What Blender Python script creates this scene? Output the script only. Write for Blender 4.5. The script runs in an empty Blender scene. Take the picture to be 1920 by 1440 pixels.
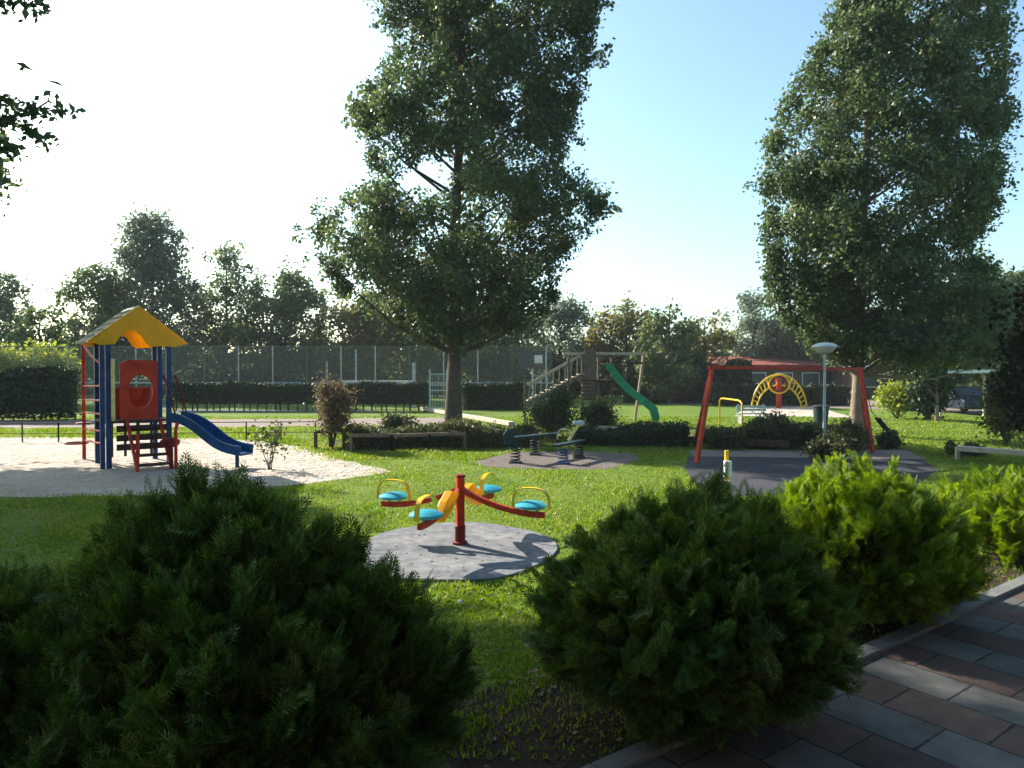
import bpy, math, random
import numpy as np
from mathutils import Vector, Matrix
R = math.radians
random.seed(7); rng = np.random.default_rng(7)
sc = bpy.context.scene
col = sc.collection

# ---------------------------------------------------------------- camera, sky, sun, exposure
F = 1350.0; HZ = 695.0; H = 2.3; W0 = 1920
cam = bpy.data.objects.new('camera', bpy.data.cameras.new('camera')); col.objects.link(cam)
cam.data.sensor_width = 36; cam.data.lens = F / W0 * 36; cam.data.clip_end = 3000; cam.data.clip_start = .05
PIT = -math.atan((720 - HZ) / F)
cam.location = (0, 0, H); cam.rotation_euler = (R(90) + PIT, 0, 0)
sc.camera = cam
SUN_AZ = R(49); SUN_EL = R(30)            # azimuth left of the view axis
sdir = Vector((-math.sin(SUN_AZ) * math.cos(SUN_EL), math.cos(SUN_AZ) * math.cos(SUN_EL), math.sin(SUN_EL)))
w = bpy.data.worlds.new('World'); sc.world = w; w.use_nodes = True
nt = w.node_tree; bg = nt.nodes['Background']
sky = nt.nodes.new('ShaderNodeTexSky'); sky.sky_type = 'NISHITA'; sky.sun_disc = False
sky.sun_elevation = SUN_EL; sky.sun_rotation = -SUN_AZ; sky.altitude = 0
sky.air_density = 1.0; sky.dust_density = 1.6; sky.ozone_density = 1.0
skt = nt.nodes.new('ShaderNodeMix'); skt.data_type = 'RGBA'; skt.blend_type = 'MULTIPLY'; skt.inputs[0].default_value = 1
skt.inputs[7].default_value = (.88, 1.06, 1.04, 1); nt.links.new(sky.outputs[0], skt.inputs[6])     # clear, slightly cyan air
nt.links.new(skt.outputs[2], bg.inputs[0]); bg.inputs[1].default_value = 0.105
sun = bpy.data.objects.new('sun', bpy.data.lights.new('sun', 'SUN')); col.objects.link(sun)
sun.data.energy = 5.0; sun.data.angle = R(.5); sun.data.color = (1, .93, .82)
sun.rotation_euler = (-sdir).to_track_quat('-Z', 'Y').to_euler(); sun.location = (0, 0, 40)
sc.view_settings.view_transform = 'Standard'; sc.view_settings.look = 'None'
sc.view_settings.gamma = 1; sc.view_settings.exposure = 1.35
sc.cycles.max_bounces = 8; sc.cycles.transparent_max_bounces = 16

# ---------------------------------------------------------------- pixel <-> place
def ray(px, py):
    x = (px - 960) / F; y = (720 - py) / F
    return Vector((x, math.cos(PIT) - y * math.sin(PIT), math.sin(PIT) + y * math.cos(PIT)))
def G(px, py, z=0.0):
    d = ray(px, py); t = (z - H) / d.z
    return Vector((d.x * t, d.y * t, z))
def P(px, py, Y):
    d = ray(px, py); t = Y / d.y
    return Vector((d.x * t, Y, H + d.z * t))

# ---------------------------------------------------------------- materials
def new_mat(name):
    m = bpy.data.materials.new(name); m.use_nodes = True
    return m, m.node_tree, m.node_tree.nodes['Principled BSDF']
def N(nt, t, **kw):
    n = nt.nodes.new(t)
    for k, v in kw.items(): setattr(n, k, v)
    return n
def noise(nt, scale, detail=4, rough=.6, vec=None):
    n = N(nt, 'ShaderNodeTexNoise'); n.inputs['Scale'].default_value = scale
    n.inputs['Detail'].default_value = detail; n.inputs['Roughness'].default_value = rough
    if vec is None:
        tc = N(nt, 'ShaderNodeTexCoord'); vec = tc.outputs['Object']
    nt.links.new(vec, n.inputs['Vector']); return n
def ramp(nt, src, stops):
    r = N(nt, 'ShaderNodeValToRGB'); nt.links.new(src, r.inputs[0])
    while len(r.color_ramp.elements) < len(stops): r.color_ramp.elements.new(.5)
    for e, (p, c) in zip(r.color_ramp.elements, stops): e.position = p; e.color = (*c, 1)
    return r
def bump(nt, b, src, strength=.3, dist=.02):
    n = N(nt, 'ShaderNodeBump'); n.inputs['Strength'].default_value = strength; n.inputs['Distance'].default_value = dist
    nt.links.new(src, n.inputs['Height']); nt.links.new(n.outputs[0], b.inputs['Normal'])
def paint(name, c, rough=.45, metal=0, wear=.38, scale=4, transl=0):
    m, nt, b = new_mat(name); b.inputs['Specular IOR Level'].default_value = .25
    n = noise(nt, scale, 6, .7)
    d = tuple(x * (1 - wear) for x in c); l = tuple(min(1, x * (1 + wear * .5) + .015) for x in c)
    r = ramp(nt, n.outputs[0], [(.3, d), (.5, c), (.72, l)])
    nt.links.new(r.outputs[0], b.inputs['Base Color']); b.inputs['Roughness'].default_value = rough
    b.inputs['Metallic'].default_value = metal
    bump(nt, b, noise(nt, scale * 12, 3).outputs[0], .15, .004)
    if transl:
        t = N(nt, 'ShaderNodeBsdfTranslucent'); nt.links.new(r.outputs[0], t.inputs[0])
        mx = N(nt, 'ShaderNodeMixShader'); mx.inputs[0].default_value = transl
        nt.links.new(b.outputs[0], mx.inputs[1]); nt.links.new(t.outputs[0], mx.inputs[2])
        nt.links.new(mx.outputs[0], nt.nodes['Material Output'].inputs[0])
    return m
def leafmat(name, a, bcol, c=None, transl=.35, rough=.55, scale=.8, spec=.35):
    m, nt, b = new_mat(name)
    g = N(nt, 'ShaderNodeNewGeometry'); n = noise(nt, scale, 3)
    mx = N(nt, 'ShaderNodeMath', operation='MULTIPLY_ADD'); nt.links.new(n.outputs[0], mx.inputs[0]); mx.inputs[1].default_value = .9
    m2 = N(nt, 'ShaderNodeMath', operation='MULTIPLY'); nt.links.new(g.outputs['Random Per Island'], m2.inputs[0]); m2.inputs[1].default_value = .6
    nt.links.new(m2.outputs[0], mx.inputs[2])
    st = [(.3, a), (.85, bcol)] + ([(1.0, c)] if c else [])
    r = ramp(nt, mx.outputs[0], st); nt.links.new(r.outputs[0], b.inputs['Base Color'])
    b.inputs['Roughness'].default_value = rough; b.inputs['Specular IOR Level'].default_value = spec
    t = N(nt, 'ShaderNodeBsdfTranslucent')
    hs = N(nt, 'ShaderNodeHueSaturation'); hs.inputs['Value'].default_value = 1.5; hs.inputs['Saturation'].default_value = 1.1
    hs.inputs['Hue'].default_value = .485
    nt.links.new(r.outputs[0], hs.inputs['Color']); nt.links.new(hs.outputs[0], t.inputs[0])
    ms = N(nt, 'ShaderNodeMixShader'); ms.inputs[0].default_value = transl
    nt.links.new(b.outputs[0], ms.inputs[1]); nt.links.new(t.outputs[0], ms.inputs[2])
    nt.links.new(ms.outputs[0], nt.nodes['Material Output'].inputs[0])
    return m
def ground_mat(name, stops, scale, fine, bs=.5, bd=.02, rough=.95):
    m, nt, b = new_mat(name)
    n1 = noise(nt, scale, 5, .65); n2 = noise(nt, fine, 4, .7)
    mx = N(nt, 'ShaderNodeMix', data_type='FLOAT'); mx.inputs[0].default_value = .5
    nt.links.new(n1.outputs[0], mx.inputs[2]); nt.links.new(n2.outputs[0], mx.inputs[3])
    r = ramp(nt, mx.outputs[0], stops); nt.links.new(r.outputs[0], b.inputs['Base Color'])
    b.inputs['Roughness'].default_value = rough; b.inputs['Specular IOR Level'].default_value = .15
    bump(nt, b, n2.outputs[0], bs, bd); return m

M = {}
M['lawn'] = ground_mat('lawn', [(.3, (.055, .10, .012)), (.47, (.105, .17, .018)), (.6, (.15, .21, .028)), (.72, (.25, .22, .09))], .55, 14, .8, .05)
M['blade'] = leafmat('blade', (.065, .13, .012), (.145, .24, .022), (.26, .27, .06), .42, .5, .6)
M['sand'] = ground_mat('sand', [(.3, (.26, .20, .16)), (.42, (.50, .42, .34)), (.65, (.66, .58, .50))], .9, 3.2, 1, .35)
M['path'] = ground_mat('path', [(.3, (.17, .135, .12)), (.7, (.30, .24, .20))], 1.2, 9, .5, .03)
M['worn_ground'] = ground_mat('worn_ground', [(.3, (.075, .06, .05)), (.5, (.14, .115, .10)), (.7, (.22, .18, .15))], 1.5, 10, .8, .03)
M['rubber'] = ground_mat('rubber', [(.3, (.028, .03, .036)), (.7, (.075, .075, .085))], 1, 20, .3, .01)
M['soil'] = ground_mat('soil', [(.3, (.022, .016, .012)), (.55, (.055, .038, .026)), (.75, (.11, .08, .055))], 2, 30, 1, .03)
M['pad'] = ground_mat('pad', [(.32, (.075, .08, .09)), (.48, (.16, .165, .175)), (.68, (.30, .285, .27))], 1.6, 8, .6, .02)
M['kerb'] = ground_mat('kerb', [(.3, (.10, .105, .10)), (.7, (.22, .22, .21))], 3, 30, .3, .006)
M['red'] = paint('red_paint', (.48, .038, .012), .5)
M['dark_red'] = paint('dark_red_paint', (.17, .014, .012), .55, wear=.4)
M['yellow'] = paint('yellow_paint', (.78, .50, .02), .4)
M['yellow_plastic'] = paint('yellow_plastic', (.90, .52, .02), .4, transl=.4, wear=.12)
M['pale_yellow'] = paint('pale_yellow', (.75, .62, .22), .5)
M['blue'] = paint('blue_paint', (.018, .05, .15), .5)
M['slide_blue'] = paint('slide_blue', (.025, .11, .28), .4, transl=.2)
M['seat_blue'] = paint('seat_blue', (.04, .35, .45), .4, wear=.15)
M['green_plastic'] = paint('green_plastic', (.06, .42, .22), .4, transl=.35)
M['purple'] = paint('purple_paint', (.09, .02, .06), .5)
M['grey_metal'] = paint('galvanised_metal', (.42, .45, .46), .4, .6)
M['white'] = paint('white_paint', (.72, .74, .72), .45, wear=.15)
M['pale_metal'] = paint('pale_blue_metal', (.40, .50, .55), .4, .3)
M['fence_green'] = paint('fence_green', (.16, .18, .16), .6)
M['wood'] = paint('weathered_wood', (.20, .15, .11), .8, wear=.5, scale=9)
M['pale_wood'] = paint('pale_wood', (.52, .45, .34), .75, wear=.3, scale=9)
M['dark_wood'] = paint('dark_stained_wood', (.07, .042, .03), .75, wear=.5, scale=9)
M['black'] = paint('black_rubber', (.02, .02, .022), .7)
M['bin'] = paint('dark_green_bin', (.008, .035, .04), .6)
M['roof_red'] = paint('red_roof_tile', (.26, .075, .055), .8, wear=.4, scale=4)
M['brick'] = paint('dark_brick', (.13, .075, .055), .85, wear=.4, scale=3)
M['dark_roof'] = paint('dark_roof', (.06, .05, .055), .7, wear=.4, scale=2)
M['grey_roof'] = paint('grey_roof_panel', (.30, .28, .20), .8, wear=.3)
M['glass'] = paint('window_glass', (.06, .08, .10), .08, wear=.1)
M['car'] = paint('car_paint', (.04, .055, .08), .2, .4, wear=.1)
M['bark'] = ground_mat('bark', [(.3, (.05, .04, .03)), (.7, (.16, .125, .095))], 3, 14, 1, .05)
M['bark_light'] = ground_mat('bark_light', [(.3, (.16, .12, .085)), (.7, (.36, .29, .21))], 3, 14, 1, .04)
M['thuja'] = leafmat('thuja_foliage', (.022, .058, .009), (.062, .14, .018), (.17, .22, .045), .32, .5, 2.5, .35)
M['thuja_sunlit'] = leafmat('thuja_sunlit_foliage', (.045, .10, .009), (.13, .235, .018), (.26, .32, .045), .48, .5, 2.5, .3)  # sunlit copy of the thuja green, sunlight put into the colour
M['juniper'] = leafmat('juniper_foliage', (.020, .056, .010), (.052, .125, .018), (.14, .19, .04), .32, .55, 2.0, .3)
M['poplar'] = leafmat('poplar_leaves', (.032, .062, .026), (.065, .115, .042), (.13, .16, .055), .4, .45, .35, .5)
M['willow'] = leafmat('silver_leaves', (.038, .072, .028), (.078, .125, .045), (.14, .18, .075), .38, .45, .4, .5)
M['wood_leaf'] = leafmat('woodland_leaves', (.045, .08, .032), (.09, .135, .05), (.16, .18, .07), .45, .6, .15)
M['wood_leaf2'] = leafmat('olive_leaves', (.07, .085, .028), (.15, .155, .05), (.25, .20, .07), .45, .6, .15)
M['far_leaf'] = leafmat('greyish_leaves', (.07, .105, .07), (.13, .17, .11), (.19, .22, .14), .45, .6, .15)
M['lime'] = leafmat('lime_leaves', (.12, .18, .02), (.24, .30, .04), (.36, .38, .08), .45, .55, 1)
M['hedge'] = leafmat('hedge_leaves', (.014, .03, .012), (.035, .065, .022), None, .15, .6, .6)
M['rust'] = leafmat('rusty_leaves', (.06, .058, .03), (.13, .105, .05), (.25, .18, .11), .3, .6, 1.5)
M['cover'] = leafmat('ground_cover_leaves', (.03, .05, .018), (.075, .095, .03), (.16, .13, .05), .25, .6, .9)
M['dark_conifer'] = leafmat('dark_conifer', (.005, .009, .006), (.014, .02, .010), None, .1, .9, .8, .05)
M['twig'] = paint('twig', (.06, .045, .03), .9)
# chain link
def chain():
    m, nt, b = new_mat('chain_link'); b.inputs['Base Color'].default_value = (.27, .27, .25, 1); b.inputs['Roughness'].default_value = .5
    tc = N(nt, 'ShaderNodeTexCoord'); sp = N(nt, 'ShaderNodeSeparateXYZ'); nt.links.new(tc.outputs['Object'], sp.inputs[0])
    outs = []
    for op in ('ADD', 'SUBTRACT'):
        a = N(nt, 'ShaderNodeMath', operation=op); nt.links.new(sp.outputs[0], a.inputs[0]); nt.links.new(sp.outputs[2], a.inputs[1])
        d = N(nt, 'ShaderNodeMath', operation='PINGPONG'); nt.links.new(a.outputs[0], d.inputs[0]); d.inputs[1].default_value = .04
        l = N(nt, 'ShaderNodeMath', operation='LESS_THAN'); nt.links.new(d.outputs[0], l.inputs[0]); l.inputs[1].default_value = .0045
        outs.append(l)
    mx = N(nt, 'ShaderNodeMath', operation='MAXIMUM'); nt.links.new(outs[0].outputs[0], mx.inputs[0]); nt.links.new(outs[1].outputs[0], mx.inputs[1])
    tr = N(nt, 'ShaderNodeBsdfTransparent'); ms = N(nt, 'ShaderNodeMixShader')
    nt.links.new(mx.outputs[0], ms.inputs[0]); nt.links.new(tr.outputs[0], ms.inputs[1]); nt.links.new(b.outputs[0], ms.inputs[2])
    nt.links.new(ms.outputs[0], nt.nodes['Material Output'].inputs[0]); return m
M['chain'] = chain()

# ---------------------------------------------------------------- mesh helpers
class MB:
    def __init__(s): s.v = []; s.f = []
    def add(s, vs, fs):
        o = len(s.v); s.v += [tuple(v) for v in vs]; s.f += [tuple(i + o for i in f) for f in fs]; return s
    def box(s, c, size, rz=0, mat=None):
        c = Vector(c); hx, hy, hz = (x / 2 for x in size)
        m = mat or Matrix.Rotation(rz, 3, 'Z')
        vs = [c + m @ Vector((x, y, z)) for x in (-hx, hx) for y in (-hy, hy) for z in (-hz, hz)]
        return s.add(vs, [(0, 1, 3, 2), (4, 6, 7, 5), (0, 4, 5, 1), (2, 3, 7, 6), (0, 2, 6, 4), (1, 5, 7, 3)])
    def beam(s, a, b, wd, ht, roll=Vector((0, 0, 1))):
        a = Vector(a); b = Vector(b); d = (b - a); L = d.length; d.normalize()
        x = d.cross(roll)
        if x.length < 1e-3: x = d.cross(Vector((1, 0, 0)))
        x.normalize(); z = x.cross(d)
        m = Matrix((x, d, z)).transposed()
        return s.box((a + b) / 2, (wd, L, ht), mat=m)
    def tube(s, pts, r, n=8, cap=True):
        pts = [Vector(p) for p in pts]; k = len(pts)
        rs = r if isinstance(r, (list, tuple)) else [r] * k
        prev = None; vs = []; fs = []
        for i, p in enumerate(pts):
            d = (pts[min(i + 1, k - 1)] - pts[max(i - 1, 0)]).normalized()
            if prev is None:
                x = d.cross(Vector((0, 0, 1)))
                if x.length < .01: x = d.cross(Vector((1, 0, 0)))
            else:
                x = prev - d * prev.dot(d)
            x.normalize(); prev = x; y = d.cross(x)
            for j in range(n):
                a = 2 * math.pi * j / n
                vs.append(p + (x * math.cos(a) + y * math.sin(a)) * rs[i])
        for i in range(k - 1):
            for j in range(n):
                fs.append((i * n + j, i * n + (j + 1) % n, (i + 1) * n + (j + 1) % n, (i + 1) * n + j))
        if cap: fs += [tuple(range(n - 1, -1, -1)), tuple(range((k - 1) * n, k * n))]
        return s.add(vs, fs)
    def lathe(s, c, prof, n=20):
        c = Vector(c); vs = []; fs = []
        for r, z in prof:
            for j in range(n):
                a = 2 * math.pi * j / n; vs.append(c + Vector((r * math.cos(a), r * math.sin(a), z)))
        for i in range(len(prof) - 1):
            for j in range(n): fs.append((i * n + j, i * n + (j + 1) % n, (i + 1) * n + (j + 1) % n, (i + 1) * n + j))
        fs += [tuple(range(n - 1, -1, -1)), tuple(range((len(prof) - 1) * n, len(prof) * n))]
        return s.add(vs, fs)
    def strip(s, secs):      # sweep a list of cross-sections (closed loops)
        n = len(secs[0]); vs = [p for q in secs for p in q]; fs = []
        for i in range(len(secs) - 1):
            for j in range(n): fs.append((i * n + j, i * n + (j + 1) % n, (i + 1) * n + (j + 1) % n, (i + 1) * n + j))
        fs += [tuple(range(n - 1, -1, -1)), tuple(range((len(secs) - 1) * n, len(secs) * n))]
        return s.add(vs, fs)
    def prism(s, poly, off):  # planar polygon (3d pts), extruded by vector
        n = len(poly); off = Vector(off); a = [Vector(p) for p in poly]; b = [p + off for p in a]
        return s.add(a + b, [tuple(range(n)), tuple(range(2 * n - 1, n - 1, -1))] + [(i, i + n, (i + 1) % n + n, (i + 1) % n) for i in range(n)])
    def build(s, name, mat, parent=None, bevel=0, smooth=False):
        me = bpy.data.meshes.new(name)
        o = bpy.data.objects.new(name, me); col.objects.link(o)
        vs = s.v
        if parent is not None:
            L = parent_world(parent); vs = [tuple(Vector(v) - L) for v in vs]; o.parent = parent
        me.from_pydata(vs, [], s.f); me.materials.append(M[mat]); me.validate(); me.update()
        import bmesh
        bm = bmesh.new(); bm.from_mesh(me); bmesh.ops.recalc_face_normals(bm, faces=bm.faces); bm.to_mesh(me); bm.free()
        if smooth:
            me.polygons.foreach_set('use_smooth', [True] * len(me.polygons))
            me.set_sharp_from_angle(angle=R(40)) if hasattr(me, 'set_sharp_from_angle') else None
        if bevel:
            b = o.modifiers.new('bevel', 'BEVEL'); b.width = bevel; b.segments = 2; b.limit_method = 'ANGLE'
        return o
def parent_world(p):
    L = Vector((0, 0, 0))
    while p is not None: L += p.location; p = p.parent
    return L
def tag(o, label, cat, group=None):
    o['label'] = label; o['category'] = cat
    if group: o['group'] = group
    return o
def thing(name, loc, label, cat, group=None):
    o = bpy.data.objects.new(name, None); col.objects.link(o); o.location = loc; o.empty_display_size = .3
    return tag(o, label, cat, group)
def structure(o): o['kind'] = 'structure'; return o
def quadmesh(name, V, mat, parent=None):
    """V: (n,4,3) loose quads in world space"""
    V = np.asarray(V, dtype=np.float32).reshape(-1, 4, 3)
    if parent is not None: V = V - np.array(parent_world(parent), dtype=np.float32)
    n = len(V); me = bpy.data.meshes.new(name)
    me.vertices.add(n * 4); me.vertices.foreach_set('co', V.reshape(-1))
    me.loops.add(n * 4); me.loops.foreach_set('vertex_index', np.arange(n * 4, dtype=np.int32))
    me.polygons.add(n); me.polygons.foreach_set('loop_start', np.arange(n, dtype=np.int32) * 4)
    me.update(calc_edges=True); me.materials.append(M[mat])
    o = bpy.data.objects.new(name, me); col.objects.link(o)
    if parent is not None: o.parent = parent
    return o
def unit(a): return a / (np.linalg.norm(a, axis=-1, keepdims=True) + 1e-9)
def leaves(C, size, up=.5, aspect=1.7, out=None):
    n = len(C); nr = unit(rng.normal(size=(n, 3)))
    nr = nr + np.array([0, 0, up]) + (0 if out is None else out * .7)
    nr = unit(nr); t = unit(np.cross(nr, rng.normal(size=(n, 3)))); b = np.cross(nr, t)
    s = (size * rng.uniform(.6, 1.3, n))[:, None]
    a = t * s * aspect * .5; b = b * s * .5
    bend = nr * s * .12
    return np.stack([C - a - bend, C - b * 1. + a * .1, C + a - bend, C + b + a * .1], 1)

def trunk_mesh(base, top, r0, r1, seed=0, flare=1.35, n=12):
    rs = random.Random(seed); k = 10; pts = []; rad = []
    for i in range(k + 1):
        t = i / k; p = Vector(base).lerp(Vector(top), t)
        p += Vector((rs.uniform(-1, 1), rs.uniform(-1, 1), 0)) * r0 * .25 * (t > 0)
        pts.append(p); rad.append((r0 * (1 - t) + r1 * t) * (flare if i == 0 else 1))
    return pts, rad

def tree(name, label, base, rows, Y, mat, bark='bark', r0=.3, ntr=60, leaf=.12, dens=1.0, group=None, seed=0, cat='tree', rc=(.35, .8), depthf=.85, up=.5, limb=True, ttop=None, twigs=0):
    """rows: list of (z, xl, xr) in world metres describing the crown silhouette; base: foot"""
    global rng
    rng = np.random.default_rng(seed + 100); rs = random.Random(seed)
    o = thing(name, base, label, cat, group)
    rows = sorted(rows); zs = np.array([r[0] for r in rows]); xl = np.array([r[1] for r in rows]); xr = np.array([r[2] for r in rows])
    wz = np.interp(np.linspace(zs[0], zs[-1], 200), zs, xr - xl); zz = np.linspace(zs[0], zs[-1], 200)
    pz = wz / wz.sum()
    cl = []
    for i in range(ntr):
        z = rng.choice(zz, p=pz); a = np.interp(z, zs, xl); b = np.interp(z, zs, xr); cx = (a + b) / 2; rw = (b - a) / 2
        rr = rng.uniform(*rc) * min(1, .45 + rw * .35)
        rad = max(0, rw - rr * .8) * math.sqrt(rng.uniform(.12, 1.05)); an = rng.uniform(0, 2 * math.pi)
        cl.append((cx + math.cos(an) * rad, Y + math.sin(an) * rad * depthf, z, rr))
    for i in range(int(ntr * .35)):      # rim clumps
        z = zz[0] + (zz[-1] - zz[0]) * (i + rng.uniform(0, 1)) / (ntr * .35); a = np.interp(z, zs, xl); b = np.interp(z, zs, xr); s = rs.choice((-1, 1))
        rr = rng.uniform(rc[0], (rc[0] + rc[1]) / 2) * .75
        cl.append(((b if s > 0 else a) - s * rr * .6, Y + rng.uniform(-1, 1) * rr, z, min(rr, .2 + (b - a) * .4)))
    for i in range(twigs):   # thin clumps that stick out of the silhouette
        z = rng.choice(zz, p=pz); a = np.interp(z, zs, xl); b = np.interp(z, zs, xr)
        s = rs.choice((-1, 1)); x = (b if s > 0 else a) + s * rng.uniform(-.1, .35) * (b - a) * .22
        cl.append((x, Y + rng.uniform(-.5, .5), z, rc[0] * .45))
    top = max(c[2] for c in cl) if ttop is None else ttop
    zb = zs[0]
    cxm = float(np.interp((zs[0] + zs[-1]) / 2, zs, (xl + xr) / 2))
    tp = Vector((base[0] * .6 + cxm * .4, Y, top))
    pts, rad = trunk_mesh(base, tp, r0, r0 * .12, seed)
    t = MB(); t.tube(pts, rad, 12)
    if limb:
        for (x, y, z, rr) in cl[:: max(1, len(cl) // 70)]:
            z0 = max(base[2] + (zb - base[2]) * .8, z - rr - abs(x - base[0]) * .7 - .3)
            q = min(1, max(0, (z0 - base[2]) / (top - base[2])))
            i = min(int(q * 10), 9); f = q * 10 - i
            a = pts[i].lerp(pts[i + 1], f); e = Vector((x, y, z)); mid = a.lerp(e, .5) + Vector((0, 0, -.08 * (e - a).length))
            r = max(.012, (rad[i] * .35)); t.tube([a, mid, e], [r, r * .6, r * .15], 6, cap=False)
    t.build('trunk', bark, o, smooth=True)
    C = []; O = []
    for (x, y, z, rr) in cl:
        k = int(dens * 260 * (rr / .6) ** 2 / (leaf / .12) ** 2) + 6
        d = unit(rng.normal(size=(k, 3))); rad = rr * rng.uniform(.25, 1.08, k) ** .6
        sub = d * rad[:, None] * np.array([1.15, 1.15, .8])
        # break the ball into small twiggy tufts
        tuft = rng.normal(size=(max(2, k // 14), 3)) * rr * .55
        sub = np.where((rng.random(k) < .6)[:, None], tuft[rng.integers(0, len(tuft), k)] + rng.normal(size=(k, 3)) * leaf * 1.3, sub)
        C.append(sub + np.array([x, y, z])); O.append(d)
    C = np.concatenate(C); O = np.concatenate(O)
    quadmesh('crown', leaves(C, leaf, up, 1.6, O), mat, o)
    return o
def rows_px(rows, Y):   # (py, pxl, pxr) -> (z, xl, xr)
    out = []
    for py, a, b in rows:
        p = P(a, py, Y); q = P(b, py, Y); out.append((p.z, p.x, q.x))
    return out
def bgtree(name, label, cx, top, bot, hw, Y, mat, shape='round', seed=0, group='trees behind the play area', ntr=26, leaf=.24, dens=1.0, r0=.2, lean=0, cat='tree', rcf=1.0, base_y=None):
    rows = []
    for i in range(9):
        t = i / 8; py = bot + (top - bot) * t
        if shape == 'round': wv = math.sqrt(max(.03, 1 - (2 * t * .93 - .86) ** 2))
        elif shape == 'cone': wv = (1 - t) ** .8 * .85 + .2 + .12 * math.sin(t * 17)
        else: wv = .55 + .45 * math.sin(t * 3 + seed) if t < .9 else .35
        c = cx + lean * t
        rows.append((py, c - hw * wv, c + hw * wv))
    rw = rows_px(rows, Y); m = hw / F * Y
    b = P(cx, HZ, Y); b.z = 0
    return tree(name, label, b, rw, Y, mat, r0=r0, ntr=ntr, leaf=leaf, dens=dens, seed=seed, group=group, rc=(m * .22 * rcf, m * .45 * rcf), cat=cat, depthf=.7)

# thuja spray template: flat fan of scale-like leaflets
def spray_template():
    q = []
    def leaflet(p, ang, L, wd):
        d = np.array([math.cos(ang), math.sin(ang), 0]); s = np.array([-d[1], d[0], 0]); p = np.array(p)
        q.append([p, p + d * L * .5 + s * wd, p + d * L, p + d * L * .5 - s * wd])
    for i in range(7):
        t = i / 7; x = .08 + t * .84; L = .46 * (1 - t) ** .8 + .07
        for sg in (-1, 1):
            p = np.array([x, 0, 0]); a = sg * R(44)
            leaflet(p, a, L, .020)
            e = p + np.array([math.cos(a), math.sin(a), 0]) * L * .35
            if L > .2:
                leaflet(e, a + sg * R(38), L * .42, .014); leaflet(e, a - sg * R(40), L * .42, .014)
    leaflet((0, 0, 0), 0, .55, .012); leaflet((.5, 0, 0), 0, .52, .02)
    q = np.array(q); q[..., 2] -= (q[..., 0] ** 2) * .22 + (q[..., 1] ** 2) * .5
    return q
SPRAY = spray_template()
def sprays(Pp, D, L):
    """Pp: origins (n,3), D: directions (n,3), L: lengths (n,)"""
    n = len(Pp); D = unit(D); nr = unit(np.cross(D, rng.normal(size=(n, 3)) * .9 + unit(np.cross(D, np.array([0, 0, 1.0])) + 1e-4) * .8))
    B = np.cross(nr, D)
    T = SPRAY.reshape(-1, 3)
    out = Pp[:, None, :] + (D[:, None, :] * T[None, :, 0:1] + B[:, None, :] * T[None, :, 1:2] + nr[:, None, :] * T[None, :, 2:3]) * L[:, None, None]
    return out.reshape(-1, 4, 3)
def bush(name, label, c, rad, h, mat, n, seed, L=.16, lobes=7, upw=.7, group='conifer bushes beside the paved path', cone=0., low=.02):
    global rng
    rng = np.random.default_rng(seed); rs = random.Random(seed)
    o = thing(name, (c[0], c[1], 0), label, 'bush', group)
    lob = [(unit(np.array([rs.gauss(0, 1), rs.gauss(0, 1), rs.uniform(-.2, 1)])), rs.uniform(.05, .16)) for _ in range(lobes * 3)]
    def surf(d):
        r = np.ones(len(d))
        for l, a in lob: r += a * np.exp(-((1 - d @ l) / .06)) 
        return r - .06
    nt_ = n // 30
    d = unit(rng.normal(size=(nt_, 3))); d[:, 2] = np.abs(d[:, 2]) * 1.0 - (rng.random(nt_) < .42) * np.abs(d[:, 2]) * 1.5
    d = unit(d)
    r = surf(d) * (1 - .42 * rng.random(nt_) ** 1.6) * rng.uniform(.93, 1.09, nt_)
    zc = h * .45
    zz = np.where(d[:, 2] > 0, h * .55, zc) * d[:, 2] * r
    sh = 1 - cone * np.clip((zz + zc) / h, 0, 1.1) ** 1.1
    tc = np.stack([d[:, 0] * r * rad * sh, d[:, 1] * r * rad * sh, zz + zc], 1)
    td = unit(d * .9 + rng.normal(size=(nt_, 3)) * .35 + np.array([0, 0, upw]))     # each tuft leans its own way
    td[:, 2] = np.where(d[:, 2] < -.1, td[:, 2] * .1 - .15, td[:, 2]); td = unit(td)
    k = rng.integers(0, nt_, n); tl_ = rng.uniform(.7, 1.7, nt_)[k]
    al = rng.uniform(-1.0, .35, n) * L * 1.5 * tl_
    off = rng.normal(size=(n, 3)) * (L * .36) * (1.15 - .8 * (al / (L * 1.5 * tl_) + 1))[:, None].clip(.25, 1.2)
    p = tc[k] + td[k] * al[:, None] + off
    p[:, 2] = np.maximum(p[:, 2], low + rng.uniform(0, .12, n))
    p += np.array([c[0], c[1], 0])
    dd = td[k] * .9 + unit(off) * .55 + rng.normal(size=(n, 3)) * .2
    quadmesh('foliage', sprays(p - unit(dd) * L * .5, dd, L * rng.uniform(.6, 1.4, n)), mat, o)
    b = MB()
    for i in range(70):
        a = rs.uniform(0, 2 * math.pi); hf = rs.uniform(.25, .8); q = rad * rs.uniform(.2, .75) * (1 - cone * hf) * (1 - hf * .35); e = Vector((c[0] + math.cos(a) * q, c[1] + math.sin(a) * q, h * hf))
        s0 = Vector((c[0] + rs.uniform(-.12, .12), c[1] + rs.uniform(-.12, .12), 0))
        b.tube([s0, s0.lerp(e, .45) + Vector((0, 0, .1)), e], [.022, .013, .004], 5, cap=False)
    b.build('branches', 'twig', o)
    return o
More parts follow.
